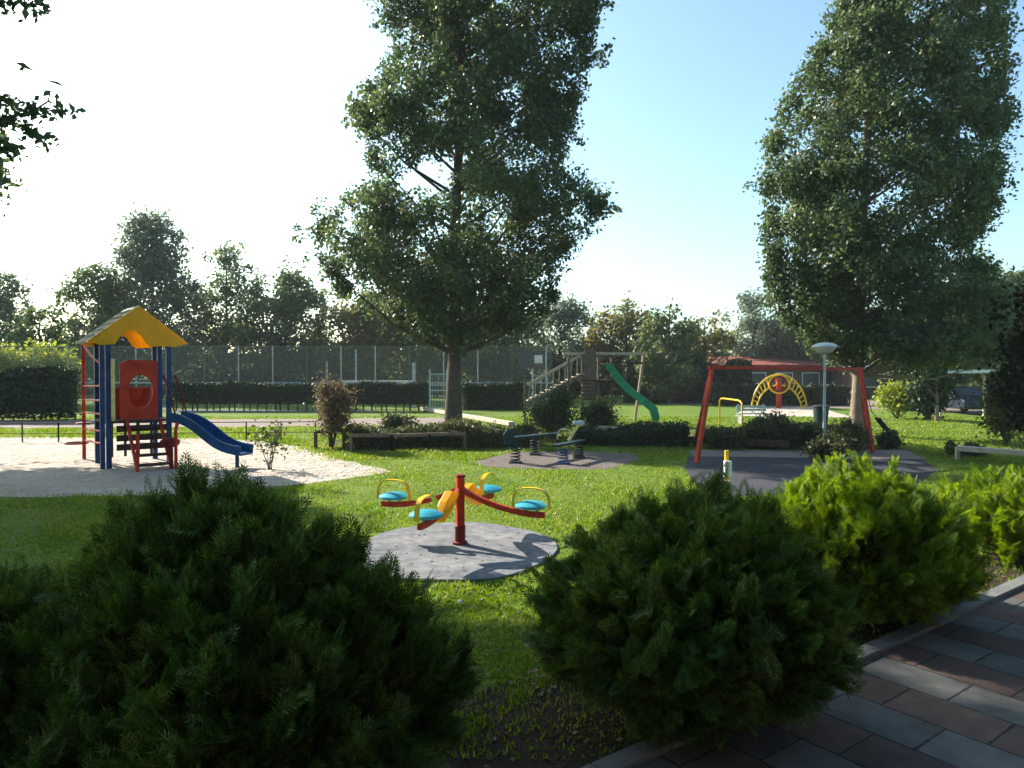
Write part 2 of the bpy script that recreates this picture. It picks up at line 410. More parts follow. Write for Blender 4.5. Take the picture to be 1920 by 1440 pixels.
def shrub(name, label, px, pybase, wpx, hpx, mat, seed, n=3000, leaf=.06, group=None, stem=0., cat='shrub', rough=.25, Y=None, zb=0):
    """small leafy shrub standing at the ground point under a pixel"""
    global rng
    rng = np.random.default_rng(seed + 900)
    b = G(px, pybase) if Y is None else Vector((P(px, 700, Y).x, Y, 0))
    s = b.y / F; rw = wpx * s / 2; h = hpx * s
    o = thing(name, (b.x, b.y, 0), label, cat, group)
    nb = 16; cc = unit(rng.normal(size=(nb, 3))) * np.array([rw, rw, (h * (1 - stem)) / 2]) * rng.uniform(.3, .72, nb)[:, None] + np.array([b.x, b.y, h * (stem + (1 - stem) / 2)])
    k = n // nb; C = []
    for q in cc:
        rr = min(rw, h * (1 - stem) / 2) * rng.uniform(.35, .6)
        C.append(q + rng.normal(size=(k, 3)) * rr * .5 * (1 + rough * rng.normal(size=(k, 1))))
    C = np.concatenate(C); C[:, 2] = np.maximum(C[:, 2], .02 + rng.uniform(0, .1, len(C)))
    quadmesh('foliage', leaves(C, leaf, .5, 1.6), mat, o)
    t = MB()
    for q in cc[:9]:
        k_ = .35 if n < 500 else 1; t.tube([b + Vector((rng.uniform(-.05, .05), rng.uniform(-.05, .05), 0)), (b + Vector(q)) / 2 + Vector((0, 0, -.02)), Vector(q)], [.03 * k_, .02 * k_, .008 * k_], 5, cap=False)
    t.build('stem', 'bark', o)
    return o
def hedge(name, label, a, b, depth, h, mat, n, leaf=.1, gap=0., group=None, seed=0, stems=0, bulge=.06, cat='hedge'):
    global rng
    rng = np.random.default_rng(seed + 40)
    a = Vector(a); b = Vector(b); o = thing(name, ((a + b) / 2).to_tuple(), label, cat, group)
    d = (b - a); L = d.length; d.normalize(); s = Vector((-d.y, d.x, 0))
    u = rng.uniform(0, L, n); f = rng.random(n); v = rng.uniform(-.5, .5, n) * depth; z = rng.uniform(gap, h, n)
    v = np.where(f < .5, -.5 * depth - rng.uniform(-.18, .05, n), v); z = np.where(f > .72, h + rng.normal(size=n) * .05, z)
    wob = np.sin(u * 1.7 + seed) * bulge + np.sin(u * .6) * bulge + np.sin(u * 4.1) * bulge * .5
    z = np.where(z > gap + .2, z + wob * (z / h), z)
    C = np.array(a) + u[:, None] * np.array(d) + v[:, None] * np.array(s); C[:, 2] = z
    quadmesh('foliage', leaves(C, leaf, .4, 1.4), mat, o)
    t = MB()
    if not gap: t.box((a + b) / 2 + Vector((0, 0, h * .46)), (L - .5, depth * .62, h * .86), math.atan2(d.y, d.x))
    else: t.box((a + b) / 2 + Vector((0, 0, gap + (h - gap) * .5)), (L - .5, depth * .62, (h - gap) * .8), math.atan2(d.y, d.x))
    for i in range(stems):
        p = a + d * L * (i + .5 + random.uniform(-.3, .3)) / stems; t.tube([p, p + Vector((0, 0, gap * 1.3))], .045, 5)
    t.build('branches', 'twig', o)
    return o

# ================================================================ SETTING
def sheet(name, pts, mat, z, jag=0, sub=6, seed=1):
    rs = random.Random(seed); out = []
    n = len(pts)
    for i in range(n):
        a = Vector(pts[i]); b = Vector(pts[(i + 1) % n]); L = (b - a).length
        for k in range(sub):
            p = a.lerp(b, k / sub); nrm = Vector((-(b - a).y, (b - a).x, 0)).normalized()
            j = jag * min(1, L / sub) * rs.uniform(-1, 1) if jag else 0
            out.append(Vector((p.x + nrm.x * j, p.y + nrm.y * j, z)))
    m = MB(); m.add(out, [tuple(range(len(out)))]); o = m.build(name, mat); 
    import bmesh
    bm = bmesh.new(); bm.from_mesh(o.data)
    for f in bm.faces:
        f.normal_update()
        if f.normal.z < 0: f.normal_flip()
    bm.to_mesh(o.data); bm.free()
    return structure(o)
def gl(*pp): return [G(x, y) for x, y in pp]
g = MB(); g.add([(-170, -45, 0), (170, -45, 0), (170, 150, 0), (-170, 150, 0)], [(0, 1, 2, 3)]); structure(g.build('lawn', 'lawn'))
sand_poly = gl((-420, 822), (60, 820), (380, 822), (500, 828), (580, 842), (640, 862), (735, 884), (690, 892), (610, 903), (500, 914), (330, 928), (150, 931), (-500, 934))
sheet('sand', sand_poly, 'sand', .004, .4, 14)
sheet('path', gl((-600, 788), (300, 787), (640, 785), (860, 783), (870, 797), (640, 799), (300, 802), (-700, 804)), 'path', .004, .15, 6, 2)
sheet('far_path', gl((330, 768), (700, 769), (700, 773), (330, 773)), 'pad', .004, .05, 3, 3)
sheet('rocker_ground', gl((885, 866), (960, 848), (1090, 846), (1190, 850), (1200, 862), (1140, 880), (1010, 880), (915, 876)), 'worn_ground', .004, .1, 5, 4)
sheet('swing_ground', gl((1290, 856), (1700, 850), (1760, 880), (1700, 925), (1330, 930), (1300, 905), (1285, 880)), 'rubber', .004, .05, 5, 5)
sheet('swing_path', gl((1290, 845), (1700, 843), (1750, 862), (1300, 856)), 'path', .008, .05, 5, 6)
sheet('right_path', gl((1240, 750), (1700, 752), (2100, 790), (2100, 797), (1700, 768), (1500, 764), (1240, 758)), 'path', .004, .1, 5, 7)
sheet('sandy_play_ground', gl((1400, 764), (1540, 764), (1600, 783), (1380, 780)), 'sand', .008, .1, 5, 17)
sheet('bed_soil', gl((590, 843), (660, 845), (880, 843), (960, 838), (1300, 838), (1640, 848), (1700, 835), (1600, 806), (1240, 800), (900, 797), (680, 803)), 'soil', .006, .1, 4, 8)
kd = Vector((.806, .592, 0)).normalized(); kn = Vector((kd.y, -kd.x, 0)); K0 = Vector((.47, 4.0, 0))
sheet('border_soil', [K0 - kd * 7 + kn * .0, K0 + kd * 18, K0 + kd * 18 - kn * .75, K0 + kd * 2.4 - kn * .8, K0 + kd * 1.2 - kn * 1.0, K0 + kd * .3 - kn * 1.35, K0 - kd * .6 - kn * 1.2, K0 - kd * 7 - kn * 1.2], 'soil', .005, .12, 8, 9)

# paving: rows of long slabs, alternately grey and red-brown, laid across the kerb line
def paving_mat():
    m, nt, b = new_mat('paving')
    tc = N(nt, 'ShaderNodeTexCoord'); sp = N(nt, 'ShaderNodeSeparateXYZ'); nt.links.new(tc.outputs['Object'], sp.inputs[0])
    def mth(op, a, bb=None, c=None):
        n = N(nt, 'ShaderNodeMath', operation=op)
        for i, x in enumerate((a, bb, c)):
            if x is None: continue
            if isinstance(x, (int, float)): n.inputs[i].default_value = x
            else: nt.links.new(x, n.inputs[i])
        return n.outputs[0]
    RW, LN = .42, .64
    u = mth('DIVIDE', sp.outputs[0], RW); ui = mth('FLOOR', u); par = mth('FLOORED_MODULO', ui, 2)
    v = mth('ADD', mth('DIVIDE', sp.outputs[1], LN), mth('MULTIPLY', ui, .37)); vi = mth('FLOOR', v)
    fu = mth('FRACT', u); fv = mth('FRACT', v)
    eu = mth('MINIMUM', fu, mth('SUBTRACT', 1, fu)); ev = mth('MINIMUM', fv, mth('SUBTRACT', 1, fv))
    e = mth('MINIMUM', mth('MULTIPLY', eu, RW), mth('MULTIPLY', ev, LN))
    nj = noise(nt, 9, 4, .7); joint = mth('LESS_THAN', e, mth('MULTIPLY_ADD', mth('POWER', nj.outputs[0], 3), .05, .002))
    cmb = N(nt, 'ShaderNodeCombineXYZ'); nt.links.new(ui, cmb.inputs[0]); nt.links.new(vi, cmb.inputs[1])
    wn = N(nt, 'ShaderNodeTexWhiteNoise', noise_dimensions='2D'); nt.links.new(cmb.outputs[0], wn.inputs['Vector'])
    n1 = noise(nt, 3, 6, .7); n2 = noise(nt, 60, 3, .7)
    g1 = ramp(nt, n1.outputs[0], [(.35, (.066, .066, .062)), (.65, (.125, .122, .112))]); r1 = ramp(nt, n1.outputs[0], [(.35, (.070, .044, .034)), (.65, (.13, .082, .062))])
    mx = N(nt, 'ShaderNodeMix', data_type='RGBA'); nt.links.new(par, mx.inputs[0]); nt.links.new(g1.outputs[0], mx.inputs[6]); nt.links.new(r1.outputs[0], mx.inputs[7])
    hs = N(nt, 'ShaderNodeHueSaturation'); nt.links.new(mx.outputs[2], hs.inputs['Color'])
    nt.links.new(mth('MULTIPLY_ADD', wn.outputs[0], .5, .75), hs.inputs['Value'])
    m2 = N(nt, 'ShaderNodeMix', data_type='RGBA'); nt.links.new(joint, m2.inputs[0]); nt.links.new(hs.outputs[0], m2.inputs[6]); m2.inputs[7].default_value = (.02, .022, .015, 1)
    nt.links.new(m2.outputs[2], b.inputs['Base Color']); b.inputs['Roughness'].default_value = .85
    hh = mth('ADD', mth('MULTIPLY', mth('MINIMUM', e, .012), 60), mth('MULTIPLY', n2.outputs[0], .25))
    bump(nt, b, hh, .6, .012); return m
M['paving'] = paving_mat()
pv = MB(); pv.add([(-9, -14, 0), (18, -14, 0), (18, -.07, 0), (-9, -.07, 0)], [(0, 1, 2, 3)])
po = pv.build('pavement', 'paving'); po.location = (K0.x, K0.y, .05); po.rotation_euler = (0, 0, math.atan2(kd.y, kd.x)); structure(po)
kb = MB()
for i in range(-8, 18):
    kb.box(K0 + kd * (i + .5) + kn * .03 + Vector((0, 0, .02)), (.992, .14, .13), math.atan2(kd.y, kd.x))
structure(kb.build('kerb', 'kerb', bevel=.008))

# grass blades and leaf litter near the camera
def in_poly(x, y, poly):
    c = np.zeros(len(x), bool); n = len(poly)
    for i in range(n):
        x1, y1 = poly[i][0], poly[i][1]; x2, y2 = poly[i - 1][0], poly[i - 1][1]
        c ^= ((y1 > y) != (y2 > y)) & (x < (x2 - x1) * (y - y1) / (y2 - y1 + 1e-12) + x1)
    return c
PC = Vector((-.72, 9.25, 0))
pad_poly = [(PC.x + math.cos(a) * 1.27 * (1 + .04 * math.sin(3 * a + 1)), PC.y + math.sin(a) * 1.5 * (1 + .03 * math.sin(5 * a))) for a in [i * math.pi / 24 for i in range(48)]]
def blades(n, y0, y1, seed, hgt, wid):
    r = np.random.default_rng(seed); y = y0 * (y1 / y0) ** r.random(n); x = r.uniform(-.78, .78, n) * y
    keep = ~in_poly(x + r.normal(size=n) * .3, y + r.normal(size=n) * .35, sand_poly) & ~in_poly(x, y, pad_poly)
    keep &= ((x - K0.x) * kn.x + (y - K0.y) * kn.y) < -.1
    border = ((x - K0.x) * kn.x + (y - K0.y) * kn.y) > -.95 - .2 * np.sin(x * 3)
    keep &= ~border | (r.random(n) < .22)
    for pl in (gl((885, 866), (960, 848), (1090, 846), (1190, 850), (1200, 862), (1140, 880), (1010, 880), (915, 876)), gl((1290, 843), (1700, 843), (1760, 880), (1700, 925), (1330, 930), (1300, 905), (1285, 880))):
        keep &= ~in_poly(x, y, pl)
    for pl in (gl((-600, 788), (300, 787), (640, 785), (860, 783), (870, 797), (640, 799), (300, 802), (-700, 804)), gl((1240, 750), (1700, 752), (2100, 790), (2100, 797), (1700, 768), (1500, 764), (1240, 758)), gl((1400, 764), (1540, 764), (1600, 783), (1380, 780))): keep &= ~in_poly(x, y, pl)
    x = x[keep]; y = y[keep]; n = len(x)
    wp = np.sin(x * 1.3 + 2 * np.sin(y * .7)) * np.sin(y * 1.1 + 1.7 * np.sin(x * .9)) + .35 * np.sin(x * 5 + y * 3)
    near_pad = np.hypot(x - PC.x, y - PC.y) < 1.75 + .2 * np.sin(np.arctan2(y - PC.y, x - PC.x) * 5)
    k2 = r.random(n) < np.where(wp > .75, .35, 1) * np.where(near_pad, .5, 1); x = x[k2]; y = y[k2]; n = len(x)
    h = hgt * r.uniform(.45, 1.3, n) * (.75 + .4 * np.sin(x * 1.9) * np.sin(y * 1.3)); a = r.uniform(0, 2 * np.pi, n); wv = wid * r.uniform(.7, 1.3, n) * (1 + y / 12)
    b = np.stack([x, y, np.zeros(n)], 1); s = np.stack([np.cos(a), np.sin(a), np.zeros(n)], 1) * wv[:, None]
    l = np.stack([r.normal(size=n), r.normal(size=n), np.zeros(n)], 1) * (h * .4)[:, None]; up = np.array([0, 0, 1]) * h[:, None]
    return np.stack([b - s, b + s, b + l + up + s * .1, b + l + up - s * .1], 1)
o = quadmesh('grass', np.concatenate([blades(210000, 4.2, 19, 3, .05, .006), blades(150000, 18.5, 36, 4, .06, .009)]), 'blade'); o['kind'] = 'stuff'; 
rng = np.random.default_rng(5)
n = 2600; uu = rng.uniform(-4, 9, n); vv = rng.uniform(-2.2, -.02, n)
C = np.array(K0) + uu[:, None] * np.array(kd) + vv[:, None] * np.array(kn); C[:, 2] = .02
C = C[rng.random(n) < .6]
ly = 5 * (4.2 ** rng.random(1500)); lx = rng.uniform(-.7, .7, 1500) * ly; C = np.concatenate([C, np.stack([lx, ly, np.full(1500, .035)], 1)])
o = quadmesh('leaf_litter', leaves(C, .035, 2.5, 1.4), 'rust'); o['kind'] = 'stuff'

# ================================================================ CAROUSEL
m = MB(); m.prism([Vector((x, y, .0)) for x, y in pad_poly], (0, 0, .03)); structure(m.build('carousel_pad', 'pad', bevel=.01))
CT = Vector((-.68, 9.4, .03))
car = thing('carousel', CT, 'four-armed red carousel with blue seats and yellow hoops on the grey round pad', 'carousel')
m = MB(); m.box(CT + Vector((0, 0, .44)), (.1, .1, .88), R(20)); m.build('post', 'red', car, .008)
m = MB(); m.lathe(CT + Vector((0, 0, 0)), [(.1, 0), (.1, .03), (.07, .04), (.07, .24), (.055, .25)], 16); m.build('base_sleeve', 'dark_red', car, smooth=True)
m = MB(); m.box(CT + Vector((0, 0, .895)), (.12, .12, .03), R(20)); m.build('cap', 'dark_red', car, .008)
ang0 = math.atan2(-.34, .94)
for k in range(4):
    a = ang0 + k * math.pi / 2; d = Vector((math.cos(a), math.sin(a), 0)); s = Vector((-d.y, d.x, 0))
    secs = []
    for t in [i / 14 for i in range(15)]:
        r = .04 + t * 1.12; z = .72 - .27 * (1 - (1 - t) ** 2) ** .9 + .03 * max(0, t - .8) * 5 * .2
        c = CT + d * r + Vector((0, 0, z)); hw, hh = .03, .035
        secs.append([c + s * hw - Vector((0, 0, hh)), c + s * hw + Vector((0, 0, hh)), c - s * hw + Vector((0, 0, hh)), c - s * hw - Vector((0, 0, hh))])
    m = MB(); m.strip(secs); m.build('arm', 'red', car, .004)
    sc_ = CT + d * .98 + Vector((0, 0, .53))
    m = MB(); m.lathe(sc_, [(.05, 0), (.18, .01), (.205, .03), (.2, .05), (.14, .08), (.05, .095)], 20)
    st = m.build('seat', 'seat_blue', car, smooth=True)
    for q in (-.08, .08):
        m = MB(); m.tube([sc_ + d * q + Vector((0, 0, -.07)), sc_ + d * q + Vector((0, 0, .015))], .016, 8); m.build('seat_bracket', 'grey_metal', car)
    # hoop: flat strap bent in the radial plane
    secs = []
    for i in range(25):
        t = i / 24; aa = math.pi * t; x = -math.cos(aa); z = math.sin(aa)
        x = math.copysign(abs(x) ** .7, x) * .24; z = .26 * z ** .55
        nx = Vector((0, 0, 0)); c = sc_ + d * (x + .0) + Vector((0, 0, z))
        nd = (d * x * 2 + Vector((0, 0, z - .05))).normalized()
        secs.append([c + s * .032 - nd * .007, c + s * .032 + nd * .007, c - s * .032 + nd * .007, c - s * .032 - nd * .007])
    m = MB(); m.strip(secs); m.build('hoop', 'yellow', car)
    # yellow moulded grip plate between arm and hub
    if k in (0, 3, 1):
        pl = []
        for (x, z) in ((.14, .70), (.34, .75), (.52, .64), (.66, .50), (.60, .40), (.44, .47), (.28, .56)):
            pl.append(CT + d * x + s * -.06 + Vector((0, 0, z)))
        if k != 0:
            m = MB(); m.prism(pl, s * .12); m.build('grip_plate', 'yellow_plastic', car, .015)

# ================================================================ PLAY TOWER
TC = G(250, 869); tw = thing('play_tower', TC, 'tall play tower with yellow gabled roof, red panel and blue slide on the sand', 'play tower')
ta = R(29 + 11); TM = Matrix.Rotation(ta, 3, 'Z')
def T(x, y, z): return TC + TM @ Vector((x, y, z))
SD = .66
for (x, y) in ((-SD, -SD), (SD, -SD), (-SD, SD), (SD, SD)):
    m = MB(); m.box(T(x, y, 1.5), (.11, .11, 3.04), ta); m.build('post', 'blue', tw, .012)
for (x, y) in ((-SD - .13, -SD + .0), (SD - .2, -SD + .02)):
    m = MB(); m.box(T(x, y, 2.1 if x > 0 else 1.5), (.1, .1, 1.9 if x > 0 else 3.0), ta); m.build('post', 'blue', tw, .012)
m = MB(); m.box(T(0, 0, 1.09), (1.42, 1.42, .07), ta); m.build('platform', 'dark_wood', tw, .006)
m = MB(); m.box(T(-.3, -SD - .09, 1.85), (.0 + .085, .04, 1.46), ta); m.v = [tuple(Vector(v) + (T(-.58, 0, 0) - T(-.3, 0, 0))) for v in m.v]; m.build('edge_board', 'pale_yellow', tw, .008)
# red panel with a round hole
def panel_hole(z0, z1, x0, x1, y, th, hx, hz, hr, hrz):
    m = MB(); n = 32; outer = []; inner = []
    for i in range(n):
        a = 2 * math.pi * i / n; c, s_ = math.cos(a), math.sin(a)
        k = min(((x1 - hx) if c > 0 else (hx - x0)) / max(1e-6, abs(c)), ((z1 - hz) if s_ > 0 else (hz - z0)) / max(1e-6, abs(s_)))
        outer.append((hx + c * k, hz + s_ * k)); inner.append((hx + c * hr, hz + s_ * hrz))
    for yy in (y - th / 2, y + th / 2): m.v += [tuple(T(a, yy, b)) for a, b in outer] + [tuple(T(a, yy, b)) for a, b in inner]
    for i in range(n):
        j = (i + 1) % n
        m.f += [(i, j, n + j, n + i), (2 * n + i, 3 * n + i, 3 * n + j, 2 * n + j), (n + i, n + j, 3 * n + j, 3 * n + i), (i, 2 * n + i, 2 * n + j, j)]
    return m
panel_hole(1.14, 2.55, -.42, .5, -SD, .04, .03, 1.8, .27, .40).build('red_panel', 'red', tw)
m = MB(); n = 28     # bowl-shaped red bubble behind the hole
secs = []
for (k, y) in ((1.0, -SD + .02), (1.05, -SD + .18), (.9, -SD + .34), (.55, -SD + .42)):
    secs.append([T(.03 + math.cos(2 * math.pi * i / n) * .27 * k, y, 1.8 + math.sin(2 * math.pi * i / n) * .4 * k) for i in range(n)])
vs = [p for q in secs for p in q]
m.add(vs, [(i * n + j, i * n + (j + 1) % n, (i + 1) * n + (j + 1) % n, (i + 1) * n + j) for i in range(3) for j in range(n // 2 - 2, n + 1) for j in [j % n]])
b_ = m.build('tunnel_lip', 'red', tw, smooth=True)
for x in (-.62, .62):       # side guards of vertical bars
    m = MB(); 
    for y in np.linspace(-.5, .5, 7): m.box(T(x, y, 1.55), (.035, .035, .8), ta)
    m.box(T(x, 0, 1.97), (.06, 1.2, .06), ta)
    if x < 0: m.build('side_guard', 'purple', tw)
m = MB(); m.box(T(0, SD, 1.5), (1.2, .03, .75), ta); m.build('back_panel', 'red', tw)
# roof: yellow gables, grey slopes
hwid = 1.04; z0, z1 = 2.97, 3.80; yl = .74
def gable(y, nm):
    out = [(-hwid, z0), (-.16, z1 - .09), (-.06, z1 + .0), (.06, z1 + .0), (.16, z1 - .09), (hwid, z0), (.80, z0 - .09), (.5, z0 - .07), (.28, z0 - .10), (.16, z0 - .02), (.05, z0 + .16), (-.1, z0 + .29), (-.3, z0 + .26), (-.44, z0 + .1), (-.52, z0 - .05), (-.8, z0 - .08)]
    m = MB(); m.prism([T(a, y, b) for a, b in out], TM @ Vector((0, .06, 0))); return m.build('gable', 'yellow_plastic', tw, .012)
gable(-yl, 0); gable(yl, 1)
for sgn in (-1, 1):
    m = MB(); m.prism([T(0, -yl + .0, z1 + .01), T(sgn * (hwid + .05), -yl, z0 - .03), T(sgn * (hwid + .05), -yl, z0 + .02), T(0, -yl, z1 + .06)], TM @ Vector((0, .10, 0))); m.build('roof_edge', 'yellow_plastic', tw)
    m = MB(); m.prism([T(0, -yl + .102, z1 + .01), T(sgn * (hwid + .05), -yl + .102, z0 - .03), T(sgn * (hwid + .05), -yl + .102, z0 + .02), T(0, -yl + .102, z1 + .06)], TM @ Vector((0, 2 * yl - .05, 0))); m.build('roof_slope', 'grey_roof', tw)
    m = MB()
    for q in np.linspace(.15, .9, 5): m.beam(T(sgn * hwid * q, -yl + .12, z1 - (z1 - z0) * q + .07), T(sgn * hwid * q, yl + .03, z1 - (z1 - z0) * q + .07), .03, .02)
    m.build('roof_batten', 'grey_roof', tw)
# ladder down the front
lt = T(-.28, -SD - .05, 1.02); lb = T(-.28, -SD - 1.05, 0)
sx = TM @ Vector((.72, 0, 0))
for k in (0, 1):
    m = MB(); a, b = lt + sx * k, lb + sx * k
    m.beam(a + Vector((0, 0, .08)), b + Vector((0, 0, -.0)), .06, .1); m.build('ladder_rail', 'red', tw, .006)
m = MB(); m.beam(lb + Vector((0, 0, .0)), lb + Vector((0, 0, .86)), .06, .06); m.build('handrail_post', 'red', tw, .006)
m = MB(); m.beam(lb + sx + Vector((0, 0, .0)), lb + sx + Vector((0, 0, .7)), .06, .06); m.build('handrail_post', 'dark_red', tw, .006)
for k in range(5):
    t = (k + .5) / 5; c = lt.lerp(lb, t) + sx * .5; m = MB(); m.box(c + Vector((0, 0, .03)), (.66, .24, .05), ta); m.build('step', 'dark_wood', tw, .006)
m = MB(); 
for k in range(3): m.box(T(.05, -SD - .02, .92 - k * .22), (1.1, .03, .15), ta)
m.build('skirt_board', 'dark_wood', tw, .005)
m = MB(); 
for q in np.linspace(-.4, .5, 4): m.box(T(q, SD - .3, .6), (.06, .03, .9), ta)
m.build('rear_slats', 'dark_wood', tw)
# slide
p0 = P(322, 780, 17.5); p0.z = 1.12; p3 = P(462, 845, 17.2); 
sp_ = []
e0 = Vector((p0.x, 17.6, 1.14)); e3 = Vector((P(462, 845, 17.0).x, 17.0, .36))
for i in range(17):
    t = i / 16; p = e0.lerp(e3, t); f = (1 - t); z = .34 + .82 * (1 / (1 + math.exp((t - .48) * 7)) - .03)
    sp_.append(Vector((p.x, p.y, z)))
m = MB(); secs = []
for i, p in enumerate(sp_):
    d = (sp_[min(i + 1, 16)] - sp_[max(0, i - 1)]).normalized(); s = Vector((-d.y, d.x, 0)).normalized(); u = s.cross(d) * -1
    if u.z < 0: u = -u
    prof = [(-.26, .2), (-.23, .2), (-.21, .02), (.21, .02), (.23, .2), (.26, .2), (.25, -.02), (.2, -.035), (-.2, -.035), (-.25, -.02)]
    secs.append([p + s * a + u * b for a, b in prof])
m.strip(secs); m.build('slide', 'slide_blue', tw, smooth=True)
m = MB(); m.tube([Vector((sp_[14].x, sp_[14].y, 0)), sp_[14]], .045, 10); m.build('slide_foot', 'blue', tw)
for (dy) in (-.3, .3):
    m = MB(); q = e0 + Vector((-.12, dy, 0)); m.tube([q + Vector((0, 0, 1.0)), q + Vector((.02, 0, 1.05)), q + Vector((.1, 0, .85)), q + Vector((.3, 0, .12))], .022, 8); m.build('grab_bar', 'dark_red', tw, smooth=True)
# climbing pole with disc steps at the left
cp = G(158, 861); ctop = cp + Vector((0, 0, 3.05))
m = MB(); m.tube([cp, ctop], .045, 10); m.build('climbing_pole', 'red', tw, smooth=True)
for zz_ in (.5, .8, 1.55, 1.9):
    m = MB(); m.tube([cp + Vector((0, 0, zz_)), T(-SD, .1, zz_ + .03)], .028, 6); m.build('climbing_bar', 'red', tw)
q = T(-SD, .1, 2.45)
m = MB(); m.tube([ctop - Vector((0, 0, .06)), ctop.lerp(q, .4) + Vector((0, 0, -.1)), q], .03, 8); m.build('pole_arm', 'red', tw, smooth=True)
m = MB(); m.tube([cp + Vector((0, 0, 1.22)), T(-SD, .1, 1.25)], .025, 8); m.build('pole_brace', 'red', tw)
for z, r in ((.92, .19), (.42, .2)):
    m = MB(); c = cp + Vector((0 if z > .5 else -.2, 0, z))
    if z > .5: m.lathe(c, [(r * .9, 0), (r, .02), (r * .9, .04)], 18)
    else:
        m.tube([c + Vector((math.cos(a) * .26, math.sin(a) * .26, 0)) for a in np.linspace(0, 2 * math.pi, 17)], .026, 6)
    m.build('disc_step', 'dark_red', tw)
m = MB(); a = G(330, 880); m.tube([a, a + Vector((0, 0, .9)), a + Vector((-.1, .3, 1.05))], .04, 8); m.tube([a + Vector((-.35, .05, .55)), a + Vector((0, 0, .55))], .03, 8); m.build('support_leg', 'red', tw)
m = MB(); m.lathe(a + Vector((-.18, .1, .5)), [(.05, 0), (.2, .06), (.22, .16), (.14, .22), (.02, .24)], 14); m.build('play_bucket', 'dark_red', tw, smooth=True)

# ================================================================ SWING FRAME
tl = P(1335, 689, 18.3); tr = P(1612, 692, 20.6)
sw = thing('swing_frame', (tl.lerp(tr, .5).x, tl.lerp(tr, .5).y, 0), 'tall red metal swing frame with splayed legs standing over dark rubber ground', 'swing set')
ov = (tr - tl).normalized() * .12
m = MB(); m.beam(tl - ov, tr + ov, .09, .09); m.build('crossbeam', 'red', sw, .01)
for top, foot in ((tl, G(1306, 868)), (tl, G(1303, 834)), (tr, G(1637, 850)), (tr, G(1626, 822))):
    m = MB(); m.beam(top - Vector((0, 0, .0)), foot, .1, .1); m.build('leg', 'red', sw, .008)
for top, a, b in ((tl, G(1306, 868), G(1303, 834)), (tr, G(1637, 850), G(1626, 822))):
    m = MB(); m.beam(top.lerp(a, .6), top.lerp(b, .6), .05, .05); m.build('brace', 'dark_red', sw)
m = MB(); c1 = G(1640, 850) + Vector((.05, .3, 1.0)); pts = [tr + ov * .6, Vector((c1.x + .0, c1.y, 1.15)), Vector((c1.x + .28, c1.y, .85))]
m.tube([pts[0], pts[1], pts[2]], .012, 5); m.build('chain', 'black', sw)
m = MB(); m.beam(pts[2] - Vector((.12, 0, -.12)), pts[2] + Vector((.16, 0, -.22)), .28, .06); m.build('swing_seat', 'black', sw, .02)
m = MB(); a = G(1318, 800); m.beam(Vector((a.x, a.y, 0)), Vector((a.x + .05, a.y, .95)), .16, .09); tag(m.build('timber_post', 'pale_wood', None, .01), 'pale timber post standing behind the left swing leg', 'post')

# post with a white box, right of the big bush
bp = G(1362, 955)
ps = thing('yellow_post', bp, 'yellow post with a pale box on top, poking up between the bushes', 'post')
m = MB(); m.tube([bp, bp + Vector((0, 0, .98))], .035, 10); m.build('pole', 'yellow', ps)
m = MB(); m.box(bp + Vector((0, -.06, .68)), (.12, .09, .27)); m.build('box', 'white', ps, .012)
m = MB(); m.box(bp + Vector((.0, -.05, .42)), (.12, .08, .14)); m.build('lower_box', 'pale_wood', ps, .01)

# ================================================================ SPRING ROCKERS
def spring(m, c, h, r):
    pts = [c + Vector((math.cos(a) * r, math.sin(a) * r, .04 + h * a / (2 * math.pi * 5))) for a in np.linspace(0, 2 * math.pi * 5, 70)]
    m.tube(pts, .018, 6); m.box(c + Vector((0, 0, .02)), (r * 2.6, r * 2.6, .04)); return m
a = G(966, 868); b = G(1003, 853)
sr = thing('spring_rocker', a.lerp(b, .5), 'dark green spring rocker with long flat deck on two springs, left of the hooped one', 'spring rocker', 'spring rockers')
zt = .42
for c in (a, b):
    m = MB(); spring(m, c, .38, .12); m.build('spring', 'black', sr)
c1 = P(958, 830, a.y); c2 = P(1042, 829, b.y)
m = MB(); m.beam(Vector((c1.x, c1.y, .62)), Vector((c2.x, c2.y, .58)), .2, .06); m.beam(a + Vector((0, 0, .4)), a + Vector((0, 0, .6)), .1, .1); m.beam(b + Vector((0, 0, .4)), b + Vector((0, 0, .58)), .1, .1); m.build('deck', 'bin', sr, .015)
m = MB()
out = [(-.16, 0), (-.2, .25), (-.1, .38), (.02, .42), (.1, .3), (.05, .12), (.14, 0)]
m.prism([Vector((c1.x + x, c1.y - .03, .45 + z)) for x, z in out], (0, .06, 0)); m.build('figure_panel', 'bin', sr, .01)
a2 = G(1056, 870); b2 = G(1085, 858)
s2 = thing('spring_rocker', a2.lerp(b2, .5), 'spring rocker with hoop handle and raised pale headrest, right of the flat one', 'spring rocker', 'spring rockers')
for c in (a2, b2):
    m = MB(); spring(m, c, .34, .12); m.build('spring', 'blue' if c is a2 else 'black', s2)
m = MB(); m.beam(a2 + Vector((-.2, 0, .45)), b2 + Vector((.1, 0, .45)), .2, .06); m.build('deck', 'bin', s2, .015)
hc = P(1058, 815, a2.y)
m = MB(); m.tube([Vector((hc.x + math.cos(t) * .17, hc.y, .52 + .16 + math.sin(t) * .2)) for t in np.linspace(-.4, math.pi + .4, 18)], .014, 6); m.build('hoop_handle', 'pale_metal', s2)
m = MB(); p = P(1066, 838, b2.y); q2 = P(1085, 808, b2.y); m.beam(Vector((p.x, p.y, .45)), Vector((q2.x, q2.y, .88)), .06, .07); m.build('back_post', 'pale_yellow', s2, .01)
m = MB(); m.box(Vector((q2.x, q2.y, .92)), (.3, .2, .1)); m.build('headrest', 'pale_metal', s2, .02)

